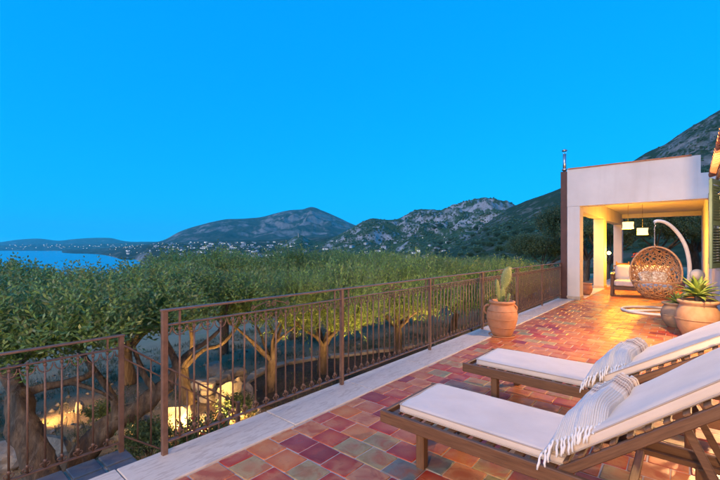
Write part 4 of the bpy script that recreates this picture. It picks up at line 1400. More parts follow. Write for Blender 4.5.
dchair('wooden dining chair on the far side of the table', (-1.3, 19.45, 0.006), R(4))
vs_ = thing('flower_vase', 'vase of red flowers standing on the dining table', 'vase', (-1.55, 18.5, 0.76))
MB().lathe([(0, 0), (0.06, 0), (0.085, 0.06), (0.09, 0.12), (0.055, 0.19), (0.06, 0.23), (0.05, 0.22), (0.0, 0.18)], 20).build('vase', M['terracotta'], vs_)
fl_ = MB(); rr = random.Random(6)
for k in range(26):
    p_ = Vector((rr.gauss(0, 0.10), rr.gauss(0, 0.10), 0.36 + rr.uniform(-0.06, 0.14)))
    fl_.roundbox((0.06, 0.06, 0.04), 0.02, p_, 1)
fl_.build('blossoms', M['flower_red'], vs_)
sm_ = MB()
for k in range(12):
    sm_.tube([(0, 0, 0.18), (rr.gauss(0, 0.05), rr.gauss(0, 0.05), 0.30), (rr.gauss(0, 0.10), rr.gauss(0, 0.10), 0.38)], 0.004, 4)
sm_.build('stems', M['agave'], vs_)
# pendant lamps
def pendant(label, pos, r, h, zc, watt):
    t = thing('pendant_lamp', label, 'lamp', (pos.x, pos.y, zc), 0.3, 'pendant lamps in the portico')
    MB().lathe([(0, 0.0), (0.05, 0.0), (0.05, -0.03), (0.0, -0.035)], 16, (0, 0, 2.988 - zc)).build('ceiling_cup', M['black_metal'], t)
    MB().tube([(0, 0, 2.96 - zc), (0, 0, h * 0.5)], 0.005, 6).build('cord', M['black_metal'], t)
    sh = MB(); vs, fs = [], []
    n = 24
    for i_ in range(7):
        f = i_ / 6
        for j in range(n):
            a = 2 * math.pi * j / n
            sq = 1.0 / max(abs(math.cos(a)), abs(math.sin(a))) ** 0.55
            rad_ = r * sq * (1.0 + 0.10 * abs(f - 0.5) * 2) * 0.9
            vs.append((rad_ * math.cos(a), rad_ * math.sin(a), -h / 2 + h * f))
    for i_ in range(6):
        for j in range(n):
            j2 = (j + 1) % n
            fs.append((i_ * n + j, i_ * n + j2, (i_ + 1) * n + j2, (i_ + 1) * n + j))
    sh.add(vs, fs, True); sh.build('shade', M['shade_glow'], t)
    MB().lathe([(0.0, 0.05), (0.03, 0.03), (0.04, 0), (0.03, -0.03), (0, -0.04)], 12).build('bulb', M['bulb'], t)
    l = bpy.data.lights.new('pendant_light', 'POINT'); l.energy = watt; l.color = (1.0, 0.42, 0.025); l.shadow_soft_size = 0.12
    lo = bpy.data.objects.new('pendant_light', l); COL.objects.link(lo); lo.parent = t; lo.location = (0, 0, -h / 2 - 0.08)
    return t
pendant('lit square pendant lamp with pale fabric shade hanging nearer the portico pillars', ony(628, 226, 15.6), 0.16, 0.22, 2.22, 110)
pendant('lit square pendant lamp with pale fabric shade hanging nearer the right wall', ony(642.5, 231.5, 14.6), 0.14, 0.20, 1.98, 110)
# wall lamp on the middle pillar
wlp = thing('pillar_lamp', 'bright wall lamp fixed to the middle pillar of the portico', 'lamp', (XI, 16.72, 1.28))
MB().box((0.012, 0, 0), (0.02, 0.10, 0.10), None, 0.004).build('back_plate', M['black_metal'], wlp)
MB().lathe([(0.0, -0.07), (0.05, -0.045), (0.07, 0), (0.05, 0.045), (0, 0.07)], 16, (0.09, 0, 0)).build('globe', M['bulb'], wlp)
l = bpy.data.lights.new('pillar_light', 'POINT'); l.energy = 60; l.color = (1.0, 0.42, 0.03); l.shadow_soft_size = 0.07
lo = bpy.data.objects.new('pillar_light', l); COL.objects.link(lo); lo.parent = wlp; lo.location = (0.26, 0, 0)
# pot with plant outside the first side opening
pp = big_pot('small terracotta pot standing in the first side opening of the portico', (-2.50, 13.7, 0.016), 0.6, M['terracotta'])

# ================================================================== VEGETATION
def sprigs(pos, dirv, L, nodes, leaf, width, rs):
    """leafy twigs as numpy arrays: two leaves at each node along every twig"""
    n = len(pos)
    d = dirv / np.linalg.norm(dirv, axis=1, keepdims=True)
    ref = rs.normal(size=(n, 3)); s1 = np.cross(d, ref); s1 /= np.linalg.norm(s1, axis=1, keepdims=True)
    s2 = np.cross(d, s1)
    Vs = []
    for k in range(nodes):
        t = 0.12 + 0.88 * k / (nodes - 1)
        ph = k * 1.57 + rs.uniform(-0.4, 0.4, n)
        sv = s1 * np.cos(ph)[:, None] + s2 * np.sin(ph)[:, None]
        nb = d * (L * t)[:, None] + pos
        for sg in (-1, 1):
            fw = 0.55 + 0.5 * t
            ax = sv * sg * 0.9 + d * fw + rs.normal(scale=0.22, size=(n, 3))
            ax /= np.linalg.norm(ax, axis=1, keepdims=True)
            nn = np.cross(ax, np.cross(d, sv)); nn = np.cross(ax, rs.normal(size=(n, 3)) * 0.6 + np.cross(ax, d) * 0 + d)
            nn /= np.maximum(np.linalg.norm(nn, axis=1, keepdims=True), 1e-6)
            ll = leaf * rs.uniform(0.7, 1.2, n)[:, None] * (1.0 - 0.25 * t)
            ww = width * rs.uniform(0.8, 1.2, n)[:, None]
            Vs.append(np.stack([nb, nb + ax * ll * 0.5 + nn * ww, nb + ax * ll, nb + ax * ll * 0.5 - nn * ww], 1))
    V = np.concatenate(Vs, 0).reshape(-1, 3)
    F = np.arange(len(V)).reshape(-1, 4)
    return V, F
def crown_data(seed, rx, ry, rz, ncl, nspr, leaf=0.07, width=0.011, Lm=0.26, nodes=7, up=0.65, clr=(0.36, 0.56)):
    rs = np.random.RandomState(seed)
    cs = []
    while len(cs) < ncl:
        p = rs.uniform(-1, 1, 3)
        r = np.linalg.norm(p)
        if 0.3 < r < 0.92 and p[2] > -0.75:
            cs.append(p)
    cs = np.array(cs)
    C = cs * np.array([rx, ry, rz]) * 0.86
    rc = rs.uniform(clr[0], clr[1], ncl) * min(rx, ry)
    idx = rs.randint(0, ncl, nspr)
    d = rs.normal(size=(nspr, 3)); d /= np.linalg.norm(d, axis=1, keepdims=True)
    low = d[:, 2] < -0.25
    d[low, 2] *= -0.4 * rs.uniform(0, 1.5, low.sum())
    d /= np.linalg.norm(d, axis=1, keepdims=True)
    rad = rc[idx] * rs.uniform(0.45, 1.0, nspr) ** 0.6
    pos = C[idx] + d * rad[:, None] * np.array([1, 1, 0.72])
    dr = d * 0.75 + np.array([0, 0, up]) + rs.normal(scale=0.3, size=(nspr, 3))
    droop = rs.uniform(size=nspr) < 0.16
    dr[droop, 2] -= 1.1
    L = Lm * rs.uniform(0.6, 1.35, nspr)
    V, F = sprigs(pos, dr, L, nodes, leaf, width, rs)
    return V, F, C
def gnarled(mb, path, r0, r1, seed, n=12, wob=0.16):
    pth = smooth_path([Vector(p) for p in path], 4)
    k = len(pth)
    rd = [r0 + (r1 - r0) * (i_ / (k - 1)) ** 0.75 for i_ in range(k)]
    rr = random.Random(seed)
    rd = [r * rr.uniform(0.92, 1.1) for r in rd]
    rd[0] *= 1.25
    mb.tube(pth, rd, n, wob=wob, seed=seed, twist=0.22)
VAR = []
ZTOP = []
for sdd in range(5):
    V, F, C = crown_data(200 + sdd, 1.75, 1.75, 0.62, 32, 2700, 0.088, 0.0130, 0.38, 7, 1.35, (0.17, 0.30))
    o = np_mesh('crown', V, F, M['olive_leaf'])
    rr = random.Random(sdd)
    mb = MB()
    lean = Vector((rr.uniform(-.25, .25), rr.uniform(-.25, .25), 0))
    base_h = 1.75                                   # crown centre above the root
    fork = lean * 0.6 + Vector((0, 0, 0.75))
    gnarled(mb, [(0, 0, -0.12), lean * 0.3 + Vector((0, 0, 0.3)), fork], 0.15, 0.10, sdd)
    order = list(range(len(C))); rr.shuffle(order)
    for q in order[:8]:
        c_ = Vector(C[q]) + Vector((0, 0, base_h))
        mid = fork.lerp(c_, 0.5) + Vector((rr.uniform(-.15, .15), rr.uniform(-.15, .15), rr.uniform(-.12, .08)))
        gnarled(mb, [fork - Vector((0, 0, 0.08)), fork.lerp(mid, 0.5) + Vector((rr.uniform(-.08, .08), rr.uniform(-.08, .08), 0)), mid, c_], 0.065, 0.014, sdd * 20 + q, 7, 0.1)
    tr = mb.build('trunk', M['bark'])
    VAR.append((tr, o, base_h)); ZTOP.append(float(np.percentile(V[:, 2], 99.0)))
used = set()
def olive(loc, var, label, group, sxy=1.0, sz=1.0, rz=0.0, trunk=None, szc=None, name='olive_tree', leafmat=None):
    t = thing(name, label, 'tree', loc, rz, group)
    tr, cr, bh = VAR[var]
    if var in used:
        c_ = link('crown', cr.data, t)
    else:
        c_ = cr; c_.parent = t
    szc = szc or sz
    c_.location = (0, 0, (bh + ZTOP[var]) * sz - ZTOP[var] * szc); c_.scale = (sxy, sxy, szc)
    if leafmat:
        c_.data = c_.data
        if leafmat != 'olive_leaf':
            c_.material_slots[0].link = 'OBJECT'; c_.material_slots[0].material = M[leafmat]
    if trunk is None:
        if var in used:
            k_ = link('trunk', tr.data, t)
        else:
            k_ = tr; k_.parent = t
        k_.scale = (sxy, sxy, sz)
    else:
        trunk.parent = t
        im = wmat(t).inverted()
        for v_ in trunk.data.vertices:
            v_.co = im @ v_.co
        if var not in used:
            bpy.data.objects.remove(tr)
            VAR[var] = (None, cr, bh)
    used.add(var)
    return t
GRP = 'olive trees in the garden below the terrace'
# row B first (so that the prototypes keep their own trunks), parallel to the railing, further out
LB = 'bushy grey green olive tree in the outer row below the terrace'
rr = random.Random(11)
for k, y in enumerate((-4.6, -2.0, 0.6, 3.2, 5.8, 8.4, 11.2, 14.2, 17.4, 20.8, 24.5)):
    x = -9.7 + rr.uniform(-0.5, 0.4)
    z = gz1(x, y)
    top = {0: 1.12, 1: 1.10, 2: 1.16, 3: 1.25, 4: 1.32, 5: 1.30, 6: 1.30, 7: 1.2, 8: 1.0, 9: 0.85, 10: 0.8}[k] + rr.uniform(-.14, .10)
    sz = (top - z) / (1.75 + ZTOP[k % 5])
    olive((x, y, z), k % 5, LB, GRP, 1.12, sz, rr.uniform(0, 6.28), None, 1.0)
LAS = ['smaller young olive tree between the slender forked olive and the curved stone edging', 'olive tree rising beside the curved stone edging', 'olive tree of the inner row standing opposite the cactus jar', 'olive tree of the inner row standing opposite the hanging egg chair', 'olive tree standing opposite the first side opening of the portico', 'olive tree standing opposite the middle pillar of the portico', 'olive tree standing opposite the back corner of the portico']
for k, (x, y, top, sxy) in enumerate(((-6.2, 4.5, 0.95, 0.74), (-6.25, 6.0, 1.05, 0.92), (-6.0, 8.6, 1.12, 0.95), (-5.9, 11.4, 1.1, 0.95), (-5.8, 14.3, 0.95, 0.9), (-5.9, 17.3, 0.75, 0.9), (-6.2, 20.6, 0.7, 0.9))):
    z = gz1(x, y)
    sz = (top - z) / (1.75 + ZTOP[(k * 2 + 1) % 5])
    olive((x, y, z), (k * 2 + 1) % 5, LAS[k], GRP, sxy, sz, rr.uniform(0, 6.28), None, 0.78 if k == 0 else 1.28)
# three gnarled trees beside the steps, with their own trunks
def trunk_px(paths, seed):
    mb = MB()
    for q, (pts, r0, r1) in enumerate(paths):
        gnarled(mb, [P(*p_) for p_ in pts], r0, r1, seed * 10 + q, 24 if r0 > 0.1 else 9, 0.34 if r0 > 0.1 else 0.16)
    return mb.build('trunk', M['bark'])
t1 = trunk_px([([(62, 560, 4.5), (46, 500, 4.55), (36, 460, 4.6), (24, 425, 4.7), (18, 392, 4.8)], 0.19, 0.12),
               ([(20, 396, 4.8), (40, 388, 4.9), (70, 382, 5.0), (92, 372, 5.1), (84, 356, 5.2), (72, 338, 5.3), (58, 300, 5.4)], 0.06, 0.02),
               ([(18, 394, 4.8), (14, 370, 4.9), (34, 350, 5.0), (60, 336, 5.1), (66, 310, 5.2), (50, 285, 5.3)], 0.08, 0.02),
               ([(18, 398, 4.8), (2, 372, 4.9), (-18, 345, 5.0), (-40, 300, 5.1)], 0.08, 0.02),
               ([(70, 382, 5.0), (100, 392, 5.0), (112, 400, 5.1)], 0.035, 0.012)], 1)
b1 = P(50, 520, 4.55); 
olive((b1.x, b1.y, gz1(b1.x, b1.y)), 1, 'gnarled old olive tree with a thick upright trunk beyond the landing railing', GRP, 0.92, (1.12 - gz1(b1.x, b1.y)) / (1.75 + ZTOP[1]), 1.0, t1, 0.74)
t2 = trunk_px([([(58, 500, 5.0), (74, 466, 5.05), (92, 442, 5.1), (112, 424, 5.2), (136, 410, 5.3), (156, 394, 5.4), (170, 384, 5.5)], 0.17, 0.09),
               ([(168, 386, 5.5), (176, 366, 5.6), (168, 346, 5.7), (158, 322, 5.8), (150, 295, 5.8)], 0.075, 0.02),
               ([(172, 372, 5.6), (190, 352, 5.7), (206, 342, 5.8), (222, 326, 5.9), (228, 300, 6.0)], 0.05, 0.015),
               ([(118, 420, 5.2), (112, 396, 5.3), (96, 372, 5.4), (82, 350, 5.5), (88, 318, 5.6)], 0.07, 0.02),
               ([(158, 394, 5.4), (146, 378, 5.4), (138, 360, 5.5), (128, 330, 5.6), (122, 300, 5.6)], 0.055, 0.018)], 2)
b2 = P(110, 430, 5.4)
olive((b2.x, b2.y, gz1(b2.x, b2.y)), 2, 'leaning old olive tree with a bent trunk lit by the garden spotlight', GRP, 0.88, (1.14 - gz1(b2.x, b2.y)) / (1.75 + ZTOP[2]), 2.2, t2, 0.74)
t3 = trunk_px([([(190, 404, 7.2), (186, 388, 7.2), (182, 368, 7.2)], 0.12, 0.085),
               ([(182, 372, 7.2), (170, 352, 7.1), (164, 330, 6.5), (158, 300, 6.6)], 0.06, 0.02),
               ([(182, 370, 7.2), (192, 348, 7.1), (190, 325, 6.6), (186, 298, 6.7)], 0.055, 0.02),
               ([(184, 368, 7.2), (204, 350, 7.1), (222, 344, 6.5), (240, 322, 6.6), (246, 300, 6.7)], 0.045, 0.015)], 3)
b3 = P(205, 400, 6.6)
olive((b3.x, b3.y, gz1(b3.x, b3.y)), 3, 'slender olive tree with forked lit limbs behind the first railing bay', GRP, 0.86, (1.15 - gz1(b3.x, b3.y)) / (1.75 + ZTOP[3]), 0.4, t3, 0.78)

# dark trees behind the portico
LD = 'dark leafy tree in the garden behind the portico'
for k, (x, y, s_, sz) in enumerate(((-3.6, 25.0, 1.3, 1.5), (-1.2, 26.5, 1.5, 1.6), (1.6, 25.4, 1.35, 1.45), (-5.2, 28.5, 1.7, 1.9), (0.4, 29.5, 1.9, 2.2), (3.6, 27.5, 1.6, 1.9), (-8.2, 31.0, 1.7, 1.5))):
    olive((x, y, -0.35 if x > -2.7 else gz1(x, y)), k % 5, LD, 'trees behind the portico', s_, sz, k * 1.3, None, None, 'garden_tree', 'dark_leaf')

# ---------------------------------------------------------------- rocks, edging, flowers, spotlights in the garden
def rock(name, label, px, py, d, size, seed, group='boulders in the garden', flat=0.7, rz=0.0):
    bm = bmesh.new(); bmesh.ops.create_icosphere(bm, subdivisions=3, radius=1.0)
    rr = random.Random(seed)
    cuts = [(Vector((rr.gauss(0, 1), rr.gauss(0, 1), rr.gauss(0, 0.8))).normalized(), rr.uniform(0.50, 0.86)) for _ in range(18)]
    vs = []
    for v_ in bm.verts:
        q = Vector(v_.co)
        for n_, h in cuts:
            e_ = q.dot(n_) - h
            if e_ > 0:
                q -= n_ * e_ * 0.92
        q *= 1 + 0.05 * math.sin(q.x * 9 + seed) * math.sin(q.y * 8 + q.z * 5) + 0.03 * math.sin(q.z * 17 + q.x * 6) + rr.uniform(-0.022, 0.022)
        vs.append(Vector((q.x * size[0], q.y * size[1], q.z * size[2])))
    fs = [tuple(x.index for x in f.verts) for f in bm.faces]; bm.free()
    mb = MB(); mb.add(vs, fs, False)
    o = mb.build(name, M['rock'])
    p_ = P(px, py, d)
    o.location = (p_.x, p_.y, gz1(p_.x, p_.y) + size[2] * 0.45); o.rotation_euler = (0, 0, rz + seed)
    tag(o, label, 'rock', group)
    return o
rock('boulder', 'pale flat boulder lying between the two old olive trunks', 52, 452, 5.3, (0.36, 0.30, 0.26), 1)
rock('boulder', 'pale boulder half hidden behind the thick upright olive trunk', 6, 466, 5.2, (0.34, 0.3, 0.24), 2)
rock('boulder', 'lit boulder under the leaning olive trunk', 124, 428, 6.0, (0.28, 0.22, 0.2), 3)
rock('boulder', 'small lit boulder behind the leaning olive trunk', 141, 420, 6.3, (0.26, 0.22, 0.18), 4)
rock('boulder', 'large boulder glowing brightly next to the garden spotlight', 178, 405, 6.0, (0.34, 0.30, 0.36), 5)
rock('boulder', 'block shaped lit boulder between spotlight and curved edging', 228, 392, 6.9, (0.40, 0.34, 0.38), 6)
rock('boulder', 'tall lit stone at the end of the curved edging', 246, 392, 6.6, (0.22, 0.2, 0.34), 7)
rock('boulder', 'shaded boulder in front of the slender olive tree', 203, 372, 8.0, (0.28, 0.24, 0.2), 8)
rock('boulder', 'grey boulder beyond the slender olive tree', 214, 358, 9.2, (0.36, 0.3, 0.24), 9)
rock('boulder', 'small upright orange stone on the bare ground between the olive trunks', 79, 404, 7.0, (0.09, 0.08, 0.16), 10)
rock('boulder', 'low boulder beside the foot of the garden steps', 205, 418, 6.0, (0.30, 0.22, 0.17), 12)
# curved edging of stone blocks round a dark planting bed
ed = thing('garden_edging', 'curved low edging of pale stone blocks round the planting bed', 'edging', (-4.6, 6.0, -1.2))
pth = [onz(238, 410, -1.25), onz(240, 390, -1.28), onz(252, 374, -1.3), onz(275, 363, -1.32), onz(305, 357, -1.33), onz(340, 353, -1.33), onz(380, 350, -1.33), onz(420, 346, -1.3)]
sp_ = smooth_path(pth, 10)
acc, last = 0.0, sp_[0]
rr = random.Random(3)
i0 = 0
for i_ in range(1, len(sp_)):
    if (sp_[i_] - sp_[i0]).length > 0.36:
        a, b_ = sp_[i0], sp_[i_]
        a = Vector((a.x, a.y, gz1(a.x, a.y) + 0.0)); b_ = Vector((b_.x, b_.y, gz1(b_.x, b_.y) + 0.0))
        g_ = (b_ - a).normalized() * 0.008
        MB().bar(a + g_, b_ - g_, rr.uniform(0.19, 0.23), rr.uniform(0.22, 0.26), ch=0.02).build('edging_stone', M['rock'], ed, world=True)
        i0 = i_
# low dry stone wall beside the glowing boulder
dw = thing('dry_stone_wall', 'low dry stone wall of pale blocks at the end of the curved edging', 'wall', onz(222, 392, -1.25))
wa, wb_ = onz(203, 398, -1.25), onz(243, 376, -1.25)
rr = random.Random(21)
for c_ in range(3):
    u = 0.0
    Lw = (wb_ - wa).length
    while u < Lw - 0.08:
        w_ = min(rr.uniform(0.20, 0.42), Lw - u)
        q = wa.lerp(wb_, (u + w_ / 2) / Lw)
        ang_ = math.atan2(wb_.y - wa.y, wb_.x - wa.x)
        zz = gz1(q.x, q.y) + 0.06 + c_ * 0.135
        bm = bmesh.new(); bmesh.ops.create_cube(bm, size=1.0); bmesh.ops.bevel(bm, geom=bm.edges[:], offset=0.22, segments=1, affect='EDGES')
        mt = Matrix.Translation((q.x, q.y, zz)) @ Matrix.Rotation(ang_ + R(rr.uniform(-5, 5)), 4, 'Z') @ Matrix.Rotation(R(rr.uniform(-4, 4)), 4, 'Y') @ Matrix.Diagonal((w_ - 0.012, 0.26 + rr.uniform(-.04, .04), 0.13, 1))
        vs = [mt @ (Vector(v_.co) * rr.uniform(0.84, 1.08)) for v_ in bm.verts]
        fs = [tuple(x.index for x in f.verts) for f in bm.faces]; bm.free()
        mb = MB(); mb.add(vs, fs); mb.build('stone', M['rock'], dw, world=True)
        u += w_
# dark soil bed inside the edging
bedp = [(p_.x, p_.y) for p_ in sp_[6:]] + [(-3.0, 10.2), (-3.0, 5.0), (-3.6, 4.4)]
bm = bmesh.new()
vv = [bm.verts.new((x, y, gz1(x, y) + 0.05)) for x, y in bedp]
f_ = bm.faces.new(vv)
bmesh.ops.triangulate(bm, faces=[f_]); me = bpy.data.meshes.new('planting_bed')
bmesh.ops.subdivide_edges(bm, edges=bm.edges[:], cuts=3, use_grid_fill=True)
for v_ in bm.verts:
    v_.co.z = gz1(v_.co.x, v_.co.y) + 0.045
bm.normal_update()
for f_ in bm.faces:
    if f_.normal.z < 0:
        f_.normal_flip()
bm.to_mesh(me); bm.free(); me.materials.append(M['soil'])
tag(link('planting_bed', me), kind='structure')
# small leafy shrubs
def small_shrub(name, label, loc, r, h, seed, n=260, red=0, group=None, mat='shrub_leaf'):
    t = thing(name, label, 'shrub', loc, 0, group)
    V, F, C = crown_data(seed, r, r, h / 2, 8, n, 0.05, 0.011, 0.16, 6)
    V[:, 2] += h * 0.55
    np_mesh('foliage', V, F, M[mat], t)
    mb = MB(); rr = random.Random(seed)
    for c_ in C[:6]:
        mb.tube([(0, 0, -0.03), (c_[0] * 0.3, c_[1] * 0.3, h * 0.3), (c_[0], c_[1], c_[2] + h * 0.55)], [0.010, 0.007, 0.003], 5)
    mb.build('stems', M['bark'], t)
    if red:
        fb = MB()
        for k in range(red):
            p_ = V[rr.randrange(len(V))]
            fb.roundbox((0.045, 0.045, 0.03), 0.014, p_, 1)
        fb.build('blossoms', M['flower_red'], t)
    return t
def gpt(px, py, d):
    p_ = P(px, py, d); return (p_.x, p_.y, gz1(p_.x, p_.y))
small_shrub('flowering_shrub', 'low shrub with small red flowers in front of the glowing boulder', gpt(212, 425, 5.2), 0.34, 0.62, 61, 300, 22)
small_shrub('flowering_shrub', 'leafy shrub with few red flowers beside the first railing post', gpt(183, 440, 4.9), 0.28, 0.55, 62, 240, 8)
small_shrub('leafy_shrub', 'dark leafy shrub below the landing corner', gpt(150, 440, 5.1), 0.26, 0.5, 63, 220)
small_shrub('leafy_shrub', 'small shrub growing at the block shaped boulder', gpt(238, 415, 6.2), 0.26, 0.4, 64, 200)
small_shrub('leafy_shrub', 'tall thin shrub standing on bare ground between olive trunks', gpt(108, 410, 5.9), 0.18, 0.7, 65, 150)
# grass tufts and fallen leaves: nobody could count them
rs = np.random.RandomState(8)
n = 11000
gx = rs.uniform(-13, -3.9, n); gy = rs.uniform(-1.5, 13, n)
keep = (fbm(gx * 0.5, gy * 0.5, 40, 3) > 0.02) | (rs.uniform(size=n) < 0.15)
gx, gy = gx[keep], gy[keep]; n = len(gx)
base = np.stack([gx, gy, gz(gx, gy) - 0.01], 1)
Vs = []
for k in range(5):
    a = rs.uniform(0, 6.28, n); ln = rs.uniform(0.04, 0.13, n); b2_ = base + np.stack([rs.normal(0, .03, n), rs.normal(0, .03, n), np.zeros(n)], 1)
    tip = b2_ + np.stack([np.cos(a) * ln * 0.7, np.sin(a) * ln * 0.7, ln], 1)
    sd = np.stack([-np.sin(a), np.cos(a), np.zeros(n)], 1) * 0.006
    Vs.append(np.stack([b2_ - sd, b2_ + sd, tip + sd * 0.2, tip - sd * 0.2], 1))
V = np.concatenate(Vs).reshape(-1, 3)
tag(np_mesh('grass_tufts', V, np.arange(len(V)).reshape(-1, 4), M['grass']), 'dry grass tufts on the garden ground below the terrace', 'grass', kind='stuff')
# loose stones and fallen leaves on the earth
rs = np.random.RandomState(18)
n = 2600
gx = rs.uniform(-12, -3.9, n); gy = rs.uniform(-1.5, 11, n)
sz_ = 0.012 + 0.05 * rs.uniform(size=n) ** 4
oct_v = np.array([(1, 0, 0), (0, 1, 0), (-1, 0, 0), (0, -1, 0), (0, 0, 0.8), (0, 0, -0.6)], float)
oct_f = np.array([(0, 1, 4), (1, 2, 4), (2, 3, 4), (3, 0, 4), (1, 0, 5), (2, 1, 5), (3, 2, 5), (0, 3, 5)])
V = (oct_v[None] * rs.uniform(0.6, 1.3, (n, 6, 1))) * sz_[:, None, None] + np.stack([gx, gy, gz(gx, gy) + sz_ * 0.2], 1)[:, None, :]
tag(np_mesh('loose_stones', V.reshape(-1, 3), (oct_f[None] + 6 * np.arange(n)[:, None, None]).reshape(-1, 3), M['rock']), 'small loose stones scattered over the garden earth', 'stones', kind='stuff')
# garden spotlights
def spotlight(label, loc, aim, watt, sz=R(110)):
    t = thing('garden_spotlight', label, 'spotlight', loc, 0, 'spotlights in the garden')
    d = (Vector(aim) - Vector(loc)).normalized()
    MB().tube([(0, 0, -0.05), (0, 0, 0.10)], 0.010, 8).build('spike', M['black_metal'], t)
    c_ = Vector((0, 0, 0.13))
    MB().tube([c_ - d * 0.06, c_ - d * 0.05, c_ + d * 0.05, c_ + d * 0.06], [0.02, 0.04, 0.045, 0.045], 14).build('head', M['black_metal'], t)
    MB().tube([c_ + d * 0.0605, c_ + d * 0.064], 0.038, 14).build('lens', M['bulb'], t)
    l = bpy.data.lights.new('spot_light', 'SPOT'); l.energy = watt; l.color = (1.0, 0.54, 0.15); l.spot_size = sz; l.spot_blend = 0.7; l.shadow_soft_size = 0.04
    lo = bpy.data.objects.new('spot_light', l); COL.objects.link(lo); lo.parent = t
    lo.location = c_ + d * 0.08; lo.rotation_euler = (-d).to_track_quat('Z', 'Y').to_euler()
    return t
s0 = Vector(gpt(194, 432, 5.45))
spotlight('garden spotlight shining on the large boulder beside the steps', s0, P(204, 392, 7.0), 150, R(155))
spotlight('garden spotlight between the flat boulder and the old olive trunks', Vector(gpt(22, 452, 6.4)), P(80, 400, 7.0), 65, R(150))
spotlight('extra garden spotlight added to widen the glow beside the dry stone wall', Vector(gpt(222, 415, 6.0)), P(240, 388, 7.2), 100, R(140))  # extra lamp, added to spread the boulder spotlight's glow
for k, (px, py, d, ax, ay, ad, w_) in enumerate(((318, 385, 5.9, 300, 300, 8.2, 95), (378, 362, 7.2, 360, 290, 9.6, 130), (436, 340, 9.2, 425, 275, 11.4, 150), (472, 320, 12.2, 465, 265, 15, 190))):
    sp0 = Vector(gpt(px, py, d))
    spotlight(('garden spotlight in the planting bed inside the curved edging', 'garden spotlight behind the second railing bay', 'garden spotlight behind the third railing bay', 'garden spotlight behind the fourth railing bay')[k], sp0, P(ax, ay, ad), w_, R(95))

# ================================================================== FAR THINGS: shrubs, houses, tower, lights
far_s = []
for sdd in range(3):
    V, F, C = crown_data(300 + sdd, 1.0, 1.0, 0.72, 16, 900, 0.17, 0.035, 0.34, 3, 0.5)
    V[:, 2] += 0.55
    far_s.append(np_mesh('foliage', V, F, M['shrub_leaf']))
far_used = set()
def far_shrub(p_, s_, rz, var):
    t = thing('hillside_shrub', 'round dark shrub on the hillside between hedge and mountain slope', 'shrub', p_, rz, 'shrubs on the hillside')
    if var in far_used:
        c_ = link('foliage', far_s[var].data, t)
    else:
        c_ = far_s[var]; c_.parent = t; far_used.add(var)
    c_.scale = (s_, s_, s_ * 0.9)
rr = random.Random(77)
fixed = [(543, 255, 15), (527, 249, 17), (512, 250, 13), (500, 251, 11), (490, 247, 9), (478, 252, 9), (505, 241, 11), (518, 244, 12), (555, 244, 13), (548, 236, 11), (560, 252, 12), (470, 257, 8), (484, 257, 9), (538, 243, 10), (533, 258, 12), (552, 261, 14), (498, 236, 8), (516, 235, 9), (530, 232, 9)]
def add_far(px, py, wpx):
    h = hit(px, py, ['near_hillside', 'mountain_slope', 'rocky_hills'])
    if h is None:
        return
    d = project(h)[2]
    far_shrub(h - Vector((0, 0, 0.15)), wpx / FPX * d / 2.2, rr.uniform(0, 6.28), rr.randrange(3))
for f in fixed:
    add_far(*f)
for k in range(110):
    add_far(rr.uniform(432, 566), rr.uniform(226, 262), rr.uniform(3, 7))
for k in range(40):
    add_far(rr.uniform(582, 720), rr.uniform(180, 280), rr.uniform(4, 9))

# far woodland on the hills: one mass of tiny tree crowns
rs = np.random.RandomState(15)
ico = bmesh.new(); bmesh.ops.create_icosphere(ico, subdivisions=1, radius=1.0)
IV = np.array([v_.co[:] for v_ in ico.verts]); IF = np.array([[v_.index for v_ in f.verts] for f in ico.faces]); ico.free()
Vs, Fs, off = [], [], 0
for k in range(5200):
    if k < 3600:
        px = rs.uniform(300, 566); py = rs.uniform(212, 262); names = ['rocky_hills', 'mountain_slope', 'knoll', 'near_hillside']
    elif k < 4500:
        px = rs.uniform(560, 720); py = rs.uniform(120, 230); names = ['mountain_slope']
    else:
        px = rs.uniform(150, 330); py = rs.uniform(243, 262); names = ['coastal_plain', 'knoll']
    h = hit(px, py, names)
    if h is None:
        continue
    d = project(h)[2]
    if d < 380:
        continue
    clump = perlin(np.array([h.x / d * 14]), np.array([h.z / d * 60 + h.y / d * 9]), 5)[0]
    if clump < -0.12 and rs.uniform() < 0.8:
        continue
    s_ = rs.uniform(1.4, 3.6) * (0.45 + d / 2200)
    jit = 1 + rs.uniform(-0.42, 0.42, (len(IV), 1))
    Vs.append(IV * jit * np.array([s_ * 1.2, s_ * 1.2, s_]) + np.array(h) + np.array([0, 0, s_ * 0.4])); Fs.append(IF + off); off += len(IV)
tag(np_mesh('hill_woodland', np.concatenate(Vs), np.concatenate(Fs), M['shrub_leaf'], smooth=True), 'scattered dark trees and scrub covering the far hillsides', 'woodland', kind='stuff')

